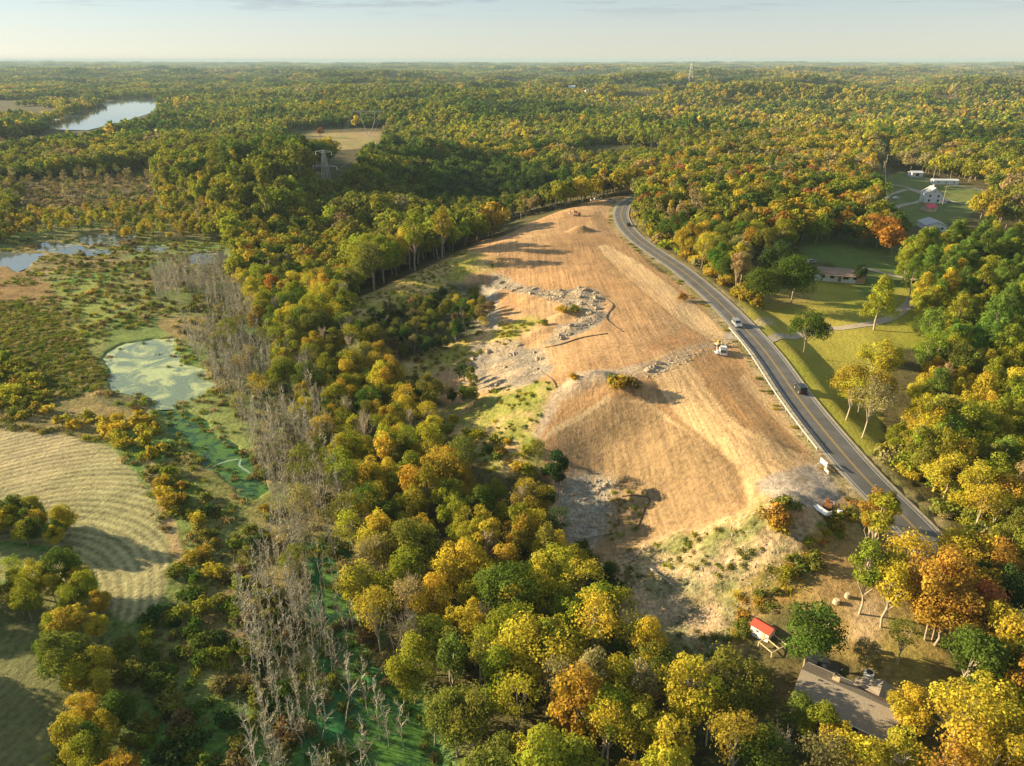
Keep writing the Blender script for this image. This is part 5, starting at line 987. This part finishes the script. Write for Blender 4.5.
# silt fences
def silt_fence(pts, label, h=.3):
    L_ = spline(unp(pts), 2.0); O = Vector(L_[len(L_) // 2]); e = empty('silt_fence', O); tag(e, label, 'silt fence'); b = MB()
    for i in range(len(L_) - 1):
        a, c = Vector(L_[i]) - O, Vector(L_[i + 1]) - O; d = (c - a); n_ = Vector((-d.y, d.x, 0)).normalized() * .03; q = [a - n_, c - n_, c + n_, a + n_]; v = [b.b.verts.new(k + Vector((0, 0, -.2))) for k in q] + [b.b.verts.new(k + Vector((0, 0, h))) for k in q]
        for f in ((0, 1, 5, 4), (2, 3, 7, 6), (4, 5, 6, 7)): b.b.faces.new([v[k] for k in f])
    b.build('fabric', M['fabric'], e)
    for p_ in L_[::2]: b = MB(); v = Vector(p_) - O; b.box(v.x, v.y, v.z + .2, .06, .06, .9); b.build('stake', M['wood'], e)
silt_fence([(622,497),(636,496),(650,499),(645,508),(641,518),(638,528)], 'black silt fence bending through the grass patch in the bowl')
silt_fence([(606,300),(613,306),(606,318),(612,325),(622,332)], 'black silt fence curving beside the rubble bank')
silt_fence([(545,348),(560,345),(582,338),(608,334)], 'low black silt fence below the rubble bank, above the straw')
silt_fence([(541,372),(552,380),(556,388)], 'short black silt fence at the right end of pale rock face')
# ------------------------------------------------------------------ buildings
def window(par, x, y, z, wx, wz, axis, m='white_wall'):
    """a framed window proud of a wall; axis is the outward side"""
    s = {'-y': (0, -1), '+y': (0, 1), '-x': (-1, 0), '+x': (1, 0)}[axis]; al = abs(s[1]); b = MB(); t = .06
    b.box(x + s[0] * .03, y + s[1] * .03, z, wx if al else .08, .08 if al else wx, wz); f = b.build('window', M[m], par)
    b = MB(); b.box(x + s[0] * .06, y + s[1] * .06, z, (wx - .2) if al else .06, .06 if al else (wx - .2), wz - .2); b.build('pane', M['glass'], f)
def door(par, x, y, axis, m='wood', wd=1.0, h=2.05):
    s = {'-y': (0, -1), '+y': (0, 1), '-x': (-1, 0), '+x': (1, 0)}[axis]; al = abs(s[1]); b = MB(); b.box(x + s[0] * .03, y + s[1] * .03, h / 2, wd if al else .08, .08 if al else wd, h); d = b.build('door', M[m], par)
    b = MB(); b.box(x + s[0] * .09 + (wd * .35 if al else 0), y + s[1] * .09 + (0 if al else wd * .35), 1.0, .06, .06, .1); b.build('handle', M['steel'], d)
def gable(name, loc, rz, Lx, Wy, hw, hr, wall, roof, label, cat='house', over=.4, wins=(), sc=1):
    """gabled building, ridge along x"""
    e = empty(name, loc, rz, sc); tag(e, label, cat); b = MB(); b.prism([(-Wy / 2, -1.5), (-Wy / 2, hw), (0, hw + hr), (Wy / 2, hw), (Wy / 2, -1.5)], -Lx / 2, Lx / 2, 'x')
    b.build('wall', wall, e); sl = math.hypot(Wy / 2, hr); k = over / sl; b = MB(); t = .14
    for s in (-1, 1):
        x0, x1 = -Lx / 2 - over, Lx / 2 + over; ye = s * Wy / 2 * (1 + k); ze = hw - hr * k
        v = [(x0, 0, hw + hr + .03), (x1, 0, hw + hr + .03), (x1, ye, ze + .03), (x0, ye, ze + .03)]; V0 = [b.b.verts.new(q) for q in v]; V1 = [b.b.verts.new((q[0], q[1], q[2] + t)) for q in v]
        b.b.faces.new(V0); b.b.faces.new(V1[::-1])
        for i in range(4): b.b.faces.new((V0[i], V1[i], V1[(i + 1) % 4], V0[(i + 1) % 4]))
    b.build('roof', roof, e)
    for (x, side, z, wx, wz) in wins:
        y = -Wy / 2 if side == '-y' else Wy / 2
        if side in ('-y', '+y'): window(e, x, y, z, wx, wz, side)
        else: window(e, -Lx / 2 if side == '-x' else Lx / 2, x, z, wx, wz, side)
    return e
sh = gable('shed', P(762, 634), R(-48), 4.6, 3.0, 2.3, .9, M['white_wall'], M['redroof'], 'small pale shed with a bright red roof below the green tree', 'shed', .25, sc=.62, wins=((-.6, '-y', 1.5, .7, .7),)); door(sh, .9, -1.5, '-y', 'tan_wall', .9)
e = empty('timber_frame', P(772, 647), R(30)); tag(e, 'open weathered timber frame on the ground beside the red-roofed shed', 'timber frame')
for i in range(3): b = MB(); b.box(-1.5 + i * 1.5, 0, .7, .12, 2.4, .12); b.build('rail', M['tan_wall'], e)
for s in (-1, 1): b = MB(); b.box(0, s * 1.2, .7, 3.2, .12, .14); b.build('beam', M['tan_wall'], e)
for x in (-1.5, 1.5):
    for s in (-1, 1): b = MB(); b.box(x, s * 1.2, .3, .12, .12, .9); b.build('post', M['tan_wall'], e)
# the big shingled house: main gable with a cross gable, gutters, chimney
hp = at(848, 698, 2); hz = gz(hp.x, hp.y); RZ = R(-36)
h = gable('shingle_roofed_house', (hp.x, hp.y, hz), RZ, 19, 11.0, 2.7, 2.6, M['brick'], M['shingle'], 'long house with weathered grey-brown shingle roof among trees at the lower right', 'house', .5, sc=.6,
   wins=((-6, '-y', 1.5, 1.4, 1.2), (-1.5, '-y', 1.5, 1.4, 1.2), (3, '-y', 1.5, 1.4, 1.2), (-6, '+y', 1.5, 1.4, 1.2), (5.5, '+y', 1.5, 1.4, 1.2), (0, '-x', 1.5, 1.4, 1.2)))
door(h, 1, 5.5, '+y', 'white_wall')
b = MB(); cx_, hw_, rr_ = 5.2, 2.7, 2.6
for s in (-1, 1): b.poly([(cx_, 2.2, hw_ + rr_ + .16), (cx_, 7.9, hw_ + rr_ - .25), (cx_ + s * 5.2, 7.9, hw_ - .1), (cx_ + s * 5.2, 4.9, hw_ + .55)])
b.poly([(cx_ - 4.2, 7.4, -1), (cx_ + 4.2, 7.4, -1), (cx_ + 4.2, 7.4, hw_), (cx_, 7.4, hw_ + rr_ - .5), (cx_ - 4.2, 7.4, hw_)]); w2 = b.build('cross_gable_roof', M['shingle'], h)
so = w2.modifiers.new('thick', 'SOLIDIFY'); so.thickness = .12
for y in (-6.05, 6.05): b = MB(); b.box(0 if y < 0 else -5.0, y, 2.52, 20 if y < 0 else 9.5, .14, .14); b.build('gutter', M['white_wall'], h)
b = MB(); b.box(-3.2, 2.4, 4.9, 1.5, .9, 1.9, bev=.03); ch = b.build('chimney', M['tan_wall'], h); b = MB(); b.box(-3.2, 2.4, 5.9, 1.1, .55, .12); b.build('chimney_cap', M['black'], ch)
car(P(822, 668), R(-40), M['cardark'], 'dark car parked between the green tree and the shingle roof')
e = empty('heat_pump', P(868, 678), R(-36)); tag(e, 'white box of a heat pump beside the shingle-roofed house', 'heat pump'); b = MB(); b.box(0, 0, .55, 1.2, 1.2, 1.0, bev=.05); b.build('casing', M['white_wall'], e); b = MB(); b.tube([(0, 0, 1.04), (0, 0, 1.08)], .42, n=20); b.build('fan_grille', M['black'], e)
# ranch house across the road
r_ = gable('ranch_house', P(838, 279), R(-17), 16, 7.0, 2.5, 1.4, M['white_wall'], M['brownroof'], 'long low ranch house with brown roof and pale walls behind the lawn', 'house', .5,
   wins=((-5.5, '-y', 1.5, 1.5, 1.1), (-2.5, '-y', 1.5, 1.5, 1.1), (2.0, '-y', 1.5, 2.0, 1.2), (5, '-y', 1.5, 1.5, 1.1), (0, '+x', 1.5, 1.4, 1.1)))
door(r_, 0, -3.5, '-y', 'wood'); b = MB(); b.box(6.7, 0, 1.25, 3.0, 7.12, 2.5); b.build('brick_end', M['brick'], r_)
for x in (-3.9, -.9, 3.6): b = MB(); b.box(x, -5.0, 1.2, .14, .14, 2.4); b.build('porch_post', M['white_wall'], r_)
b = MB(); b.box(0, -4.5, 2.42, 9.5, 1.9, .12, rx=R(-5)); b.build('porch_roof', M['brownroof'], r_)
car(P(811, 263), R(20), M['carsilver'], 'pale blue-grey car at the left end of the ranch house')
# houses in the clearing at the upper right
f = gable('farmhouse', P(930, 202), R(78), 9.5, 9.0, 5.2, 3.4, M['white_wall'], M['greyroof'], 'tall white two-storey farmhouse with gable end in the green clearing', 'house', .4,
  wins=((-2.4, '-x', 1.6, 1.2, 1.5), (2.4, '-x', 1.6, 1.2, 1.5), (-2.2, '-x', 4.2, 1.2, 1.4), (2.2, '-x', 4.2, 1.2, 1.4), (-2.5, '+y', 1.6, 1.2, 1.5), (2.5, '-y', 4.2, 1.2, 1.4), (0, '-x', 6.6, .8, .9)))
door(f, -4.5 * 0, -4.5, '-y'); b = MB(); b.box(0, 0, 9.0, .9, .9, 1.6); b.build('chimney', M['white_wall'], f); b = MB(); b.box(-1, -6.0, 2.6, 7.5, 3.0, .16, rx=R(7)); b.build('porch_roof', M['greyroof'], f)
for x in (-4.2, -1, 2.4): b = MB(); b.box(x, -7.2, 1.1, .16, .16, 2.9); b.build('porch_post', M['white_wall'], f)
gable('small_barn', P(928, 211), R(20), 6, 5, 2.2, 1.5, M['tan_wall'], M['pinkroof'], 'small outbuilding with a magenta red roof just below the farmhouse', 'outbuilding', wins=((0, '-y', 1.4, .9, .9),))
gable('metal_roofed_house', P(931, 229), R(80), 11, 9, 2.7, 1.6, M['white_wall'], M['greyroof'], 'white house with pale blue metal roof half hidden by trees', 'house', wins=((-2.6, '-x', 1.5, 1.3, 1.1), (2.6, '-x', 1.5, 1.3, 1.1), (0, '-y', 1.5, 1.2, 1.1)))
gable('mobile_home', P(944, 184), R(-6), 16, 5.0, 2.6, .7, M['white_wall'], M['whiteroof'], 'long white mobile home along the far edge of the clearing', 'mobile home', .2, wins=((-5, '-y', 1.5, 1.2, 1), (0, '-y', 1.5, 1.2, 1), (5, '-y', 1.5, 1.2, 1)))
gable('garage', P(915, 176), R(0), 8, 6, 2.6, 1.0, M['white_wall'], M['whiteroof'], 'small white garage beside the far road, left of the mobile home', 'garage', wins=((0, '-y', 1.3, 2.6, 2.0),))
car(P(942, 204), R(10), M['carwhite'], 'white car parked just right of the farmhouse'); car(P(948, 203), R(15), M['carsilver'], 'silver car parked second right from the farmhouse'); car(P(896, 199), R(25), M['carwhite'], 'white car on the looped drive left of the farmhouse')
far_b = [(852,121,14,'pale roofed far house, leftmost of the distant row at right'),(864,119,12,'second pale far house from the left in the distant row'),(876,120,13,'third pale far house in the distant row'),(900,122,18,'bright white roofed far house in the distant row'),(917,122,12,'last house at the right end of the distant row'),(787,138,14,'far grey house half hidden left of the distant row'),(945,104,12,'tiny far house beyond the distant row'),
 (595,88,70,'long white industrial building on the far hillside'),(572,87,16,'small white building left of the long industrial building'),(559,86,12,'tiny pale building farthest left of the industrial building'),(752,171,12,'grey-roofed house showing through trees above the road bend'),(823,168,14,'pale-roofed house in the trees above the ranch house'),(60,102,10,'tiny boathouse on the left lake shore')]
for i, (a_, b_, L_, lb) in enumerate(far_b):
    q = at(a_, b_, 9 if L_ < 60 else 14); s_ = max(1.0, q.y / 1500)
    gable('far_house', (q.x, q.y, gz(q.x, q.y) + (4 if q.y > 700 else 0)), R([-8, 12, -20, 5, 0, 15][i % 6]), L_ * s_ * (.55 if L_ > 60 else .8), 9 * s_, 4.2 * s_, 2.4 * s_, M['white_wall'], M['whiteroof'] if i % 3 != 1 else M['greyroof'], lb, 'house' if L_ < 60 else 'factory', wins=((-2, '-y', 2.2, 1.6, 1.4), (2, '-y', 2.2, 1.6, 1.4)))
# ------------------------------------------------------------------ pylons, wires, poles
def pylon(loc, h, rz, label, wide=False, th=.14):
    e = empty('pylon', loc, rz); tag(e, label, 'pylon'); b = MB(); w0 = h * .11; lev = [0, .25, .45, .62, .78, .9, 1.0]
    if wide:
        for s in (-1, 1):
            for q in (-.5, .5): b.tube([(s * .5, q, 0), (s * h * .28, q, h * .62), (s * h * .30, q, h)], th)
            for k in range(5): b.tube([(s * h * (.06 + .05 * k), -.5, h * .15 * k), (s * h * (.1 + .045 * k), .5, h * (.15 * k + .12))], th * .6)
        b.build('tower', M['steel'], e)
        b = MB()
        for q in (-.6, .6): b.tube([(-h * .62, q, h * .97), (h * .62, q, h * .97)], th); b.tube([(-h * .62, q, h * .97), (-h * .3, q, h * .88), (h * .3, q, h * .88), (h * .62, q, h * .97)], th * .7)
        b.build('crossarm', M['steel'], e); tips = [(-h * .6, 0, h * .9), (0, 0, h * .84), (h * .6, 0, h * .9)]
    else:
        def W_(k): return w0 * (1 - .82 * k)
        for sx in (-1, 1):
            for sy in (-1, 1): b.tube([(sx * W_(k), sy * W_(k), h * k) for k in lev], th)
        for k0, k1 in zip(lev[:-1], lev[1:]):
            for s in (-1, 1):
                for t0, t1 in ((-1, 1), (1, -1)): b.tube([(t0 * W_(k0), s * W_(k0), h * k0), (t1 * W_(k1), s * W_(k1), h * k1)], th * .6, n=4); b.tube([(s * W_(k0), t0 * W_(k0), h * k0), (s * W_(k1), t1 * W_(k1), h * k1)], th * .6, n=4)
        b.build('tower', M['steel'], e); tips = []
        for k, l in ((.66, .30), (.97, .20)):
            b = MB()
            for sy in (-1, 1): b.tube([(-h * l, 0, h * k), (0, sy * W_(k) * 1.2, h * k + .9), (h * l, 0, h * k)], th * .8); b.tube([(-h * l, 0, h * k), (0, sy * W_(k) * 1.2, h * k - .5), (h * l, 0, h * k)], th * .8)
            b.build('crossarm', M['steel'], e)
            for s in (-1, 1): i_ = MB(); i_.tube([(s * h * l * .95, 0, h * k), (s * h * l * .95, 0, h * k - 2)], .16); i_.build('insulator', M['white_wall'], e); tips.append((s * h * l * .95, 0, h * k - 2))
    m_ = Matrix.Translation(Vector(loc)) @ Matrix.Rotation(rz, 4, 'Z'); return [m_ @ Vector(t) for t in tips]
pA = at(328, 196); t1 = pylon(pA, 27, R(-12), 'near lattice pylon with two pairs of arms above the trees', th=.09)
pB = at(369, 133, 4); pB.z = gz(pB.x, pB.y); t2 = pylon(pB, 30, R(-5), 'wide flat-topped pylon behind the hay field', wide=True, th=.2)
def wire(a, b, sag, label, r=.05):
    P_ = []
    for i in range(25): t = i / 24; v = a.lerp(b, t); v.z -= sag * 4 * t * (1 - t); P_.append(v)
    O = a.lerp(b, .5); o = MB(); o.tube([v - O for v in P_], r, n=4); w_ = o.build('power_line', M['steel'], loc=O); tag(w_, label, 'power line', 'power lines between the pylons')
side = ['lower left', 'lower right', 'upper left', 'upper right']
for i, t in enumerate(t1):
    b_ = t2[[0, 2, 0, 2][i]] + Vector((0, 0, [0, 0, 4, 4][i])); wire(t, b_, 9, f'{side[i]} wire running back from the near pylon to the wide one')
pC = Vector((-330, 215, -16)); m_ = [Vector(t) + (pC - pA) + Vector((0, 0, 6)) for t in t1]
pD = at(690, 84, 0); pylon(Vector((pD.x, pD.y, gz(pD.x, pD.y))), 62, R(10), 'thin far pylon standing on the hazy skyline hill', th=.3)
def pole(px, py, h, label, arm=True, th=.16):
    q = at(px, py); e = empty('utility_pole', q, R(20)); tag(e, label, 'utility pole'); b = MB(); b.tube([(0, 0, -.5), (0, 0, h)], th, th * .7, n=8); b.build('pole', M['palebark'], e)
    if arm: b = MB(); b.box(0, 0, h - .8, 2.6, .16, .18); b.build('crossarm', M['wood'], e)
    for s in (-1, 0, 1): b = MB(); b.tube([(s * 1.1, 0, h - .7), (s * 1.1, 0, h - .35)], .07); b.build('insulator', M['white_wall'], e)
    return q + Vector((0, 0, h - .4))
tops = [pole(882, 222, 12, 'utility pole at the left side of the looped drive'), pole(880, 186, 16, 'tall pale utility pole at the road into the woods, front one', th=.22), pole(884, 174, 14, 'utility pole standing just behind the tall pale one', th=.2), pole(889, 161, 14, 'utility pole farthest up the road into the woods', th=.22)]
pole(932, 184, 12, 'utility pole between the garage and the mobile home'); pole(942, 206, 11, 'utility pole just right of the white farmhouse')
for i in range(3):
    wire(tops[i], tops[i + 1], 1.2, ['first roadside wire span above the looped drive', 'second roadside wire span between the two pale poles', 'third roadside wire span going up into the woods'][i], .04)
# ------------------------------------------------------------------ stones, logs, stumps
def rock_mesh(seed):
    g = np.random.default_rng(seed); bm = bmesh.new(); bmesh.ops.create_icosphere(bm, subdivisions=2, radius=1)
    for v in bm.verts: f = 1 + .35 * (math.sin(v.co.x * 3 + seed) * math.cos(v.co.y * 4 + seed * 2)) + g.uniform(-.12, .12); v.co = Vector((v.co.x * f, v.co.y * f * .8, v.co.z * f * .65))
    me = bpy.data.meshes.new('boulder'); bm.to_mesh(me); bm.free(); me.materials.append(M['rock']); return me
RK = [rock_mesh(i) for i in range(5)]
def zone_pts(pts, n, seed):
    P_ = unp(pts)[:, :2]; g = np.random.default_rng(seed); out = []
    while len(out) < n:
        x = g.uniform(P_[:, 0].min(), P_[:, 0].max(), 400); y = g.uniform(P_[:, 1].min(), P_[:, 1].max(), 400); k = inside(x, y, P_); out += list(zip(x[k], y[k]))
    out = np.array(out[:n]); return out[:, 0], out[:, 1]
rz_ = [([(492,273),(545,290),(600,292),(606,306),(598,322),(560,340),(548,338),(575,318),(580,310),(510,292)], 1000, .1, .38), ([(470,345),(500,338),(545,350),(552,370),(530,382),(478,390),(468,378)], 420, .08, .28), ([(560,478),(612,478),(612,515),(598,545),(568,540)], 500, .1, .4), ([(600,552),(735,517),(845,512),(780,590),(740,650),(700,690),(650,660)], 800, .06, .28), ([(640,376),(665,362),(735,338),(736,344),(672,370),(650,378)], 160, .12, .4), ([(555,420),(745,465),(745,510),(600,548)], 160, .08, .22), ([(560,212),(640,200),(800,450),(760,480),(620,380),(500,250)], 200, .08, .2)]
XS = []; YS = []; SS = []
g = np.random.default_rng(123)
for i, (z_, n_, s0, s1) in enumerate(rz_): x, y = zone_pts(z_, n_, 300 + i); XS.append(x); YS.append(y); SS.append(s0 + (s1 - s0) * g.random(n_) ** 2)
X, Y, Sz = map(np.concatenate, (XS, YS, SS)); scatter('rubble', RK, X, Y, height(X, Y), Sz, g.uniform(0, 6, len(X)), g.integers(0, 5, len(X)), np.zeros((len(X), 3)))
its = []
for i, (z_, n_, s0, s1) in enumerate([(rz_[0][0], 26, .6, 1.2), (rz_[1][0], 12, .6, 1.1), (rz_[2][0], 8, .5, .9), ([(643,374),(648,370),(656,364),(660,363),(652,369)], 5, .6, 1.0)]):
    x, y = zone_pts(z_, n_, 400 + i)
    for a_, b_ in zip(x, y):
        z = gz(a_, b_); px, py, _d = project(a_, b_, z); s = g.uniform(s0, s1); its.append(dict(x=a_, y=b_, z=z, s=s, px=px, py=py, key=('large' if s > 1.1 else 'middling' if s > .8 else 'small') + ' grey boulder'))
name_them(its)
for it in its: o = link('boulder', RK[int(g.integers(5))], None, (it['x'], it['y'], it['z'] + .1), float(g.uniform(0, 6)), float(it['s'])); tag(o, it['label'], 'boulder', 'boulders on the building ground')
for px, py, rz, ln, lb in [(452,318,40,7,'pale fallen log leaning in the shaded ravine'),(462,325,-55,6,'second fallen log low in the shaded ravine'),(470,386,-40,6,'pale fallen log at the foot of the rock face'),(596,538,10,7,'fallen pale log at the foot of the graded bowl'),(440,310,10,6,'thin fallen log among brush at the left of the ravine'),(662,580,-60,6,'thin log lying on the disturbed grey slope')]:
    q = P(px, py); b = MB(); b.tube([(-ln / 2, 0, .3), (0, .2, .45), (ln / 2, 0, .9)], .2, .1, n=8); o = b.build('fallen_log', M['dead'], loc=q); o.rotation_euler = (0, 0, R(rz)); tag(o, lb, 'log')
for px, py, s, lb in [(836,603,1.0,'pale tree stump on the grass above the brown yard'),(847,597,.8,'smaller pale stump right of the other stump on the yard'),(878,652,.9,'pale stump near the small trees on the lower yard')]:
    q = P(px, py); b = MB(); b.tube([(0, 0, -.2), (0, 0, .15), (0, 0, .7)], .55 * s, .42 * s, n=10); o = b.build('tree_stump', M['tan_wall'], loc=q); tag(o, lb, 'stump')
# ------------------------------------------------------------------ the air
bm = bmesh.new(); bmesh.ops.create_cube(bm, size=1, matrix=Matrix.Translation((0, 12000, 15)) @ Matrix.Diagonal((56000, 28000, 150, 1))); me = bpy.data.meshes.new('haze'); bm.to_mesh(me); bm.free()
hm = bpy.data.materials.new('haze'); hm.use_nodes = True; hm.node_tree.nodes.clear(); v_ = hm.node_tree.nodes.new('ShaderNodeVolumePrincipled'); o_ = hm.node_tree.nodes.new('ShaderNodeOutputMaterial')
v_.inputs['Color'].default_value = HAZE_COL; v_.inputs['Density'].default_value = HAZE; v_.inputs['Anisotropy'].default_value = HAZE_G; hm.node_tree.links.new(v_.outputs[0], o_.inputs['Volume'])
me.materials.append(hm); struct('haze', me, 'stuff')
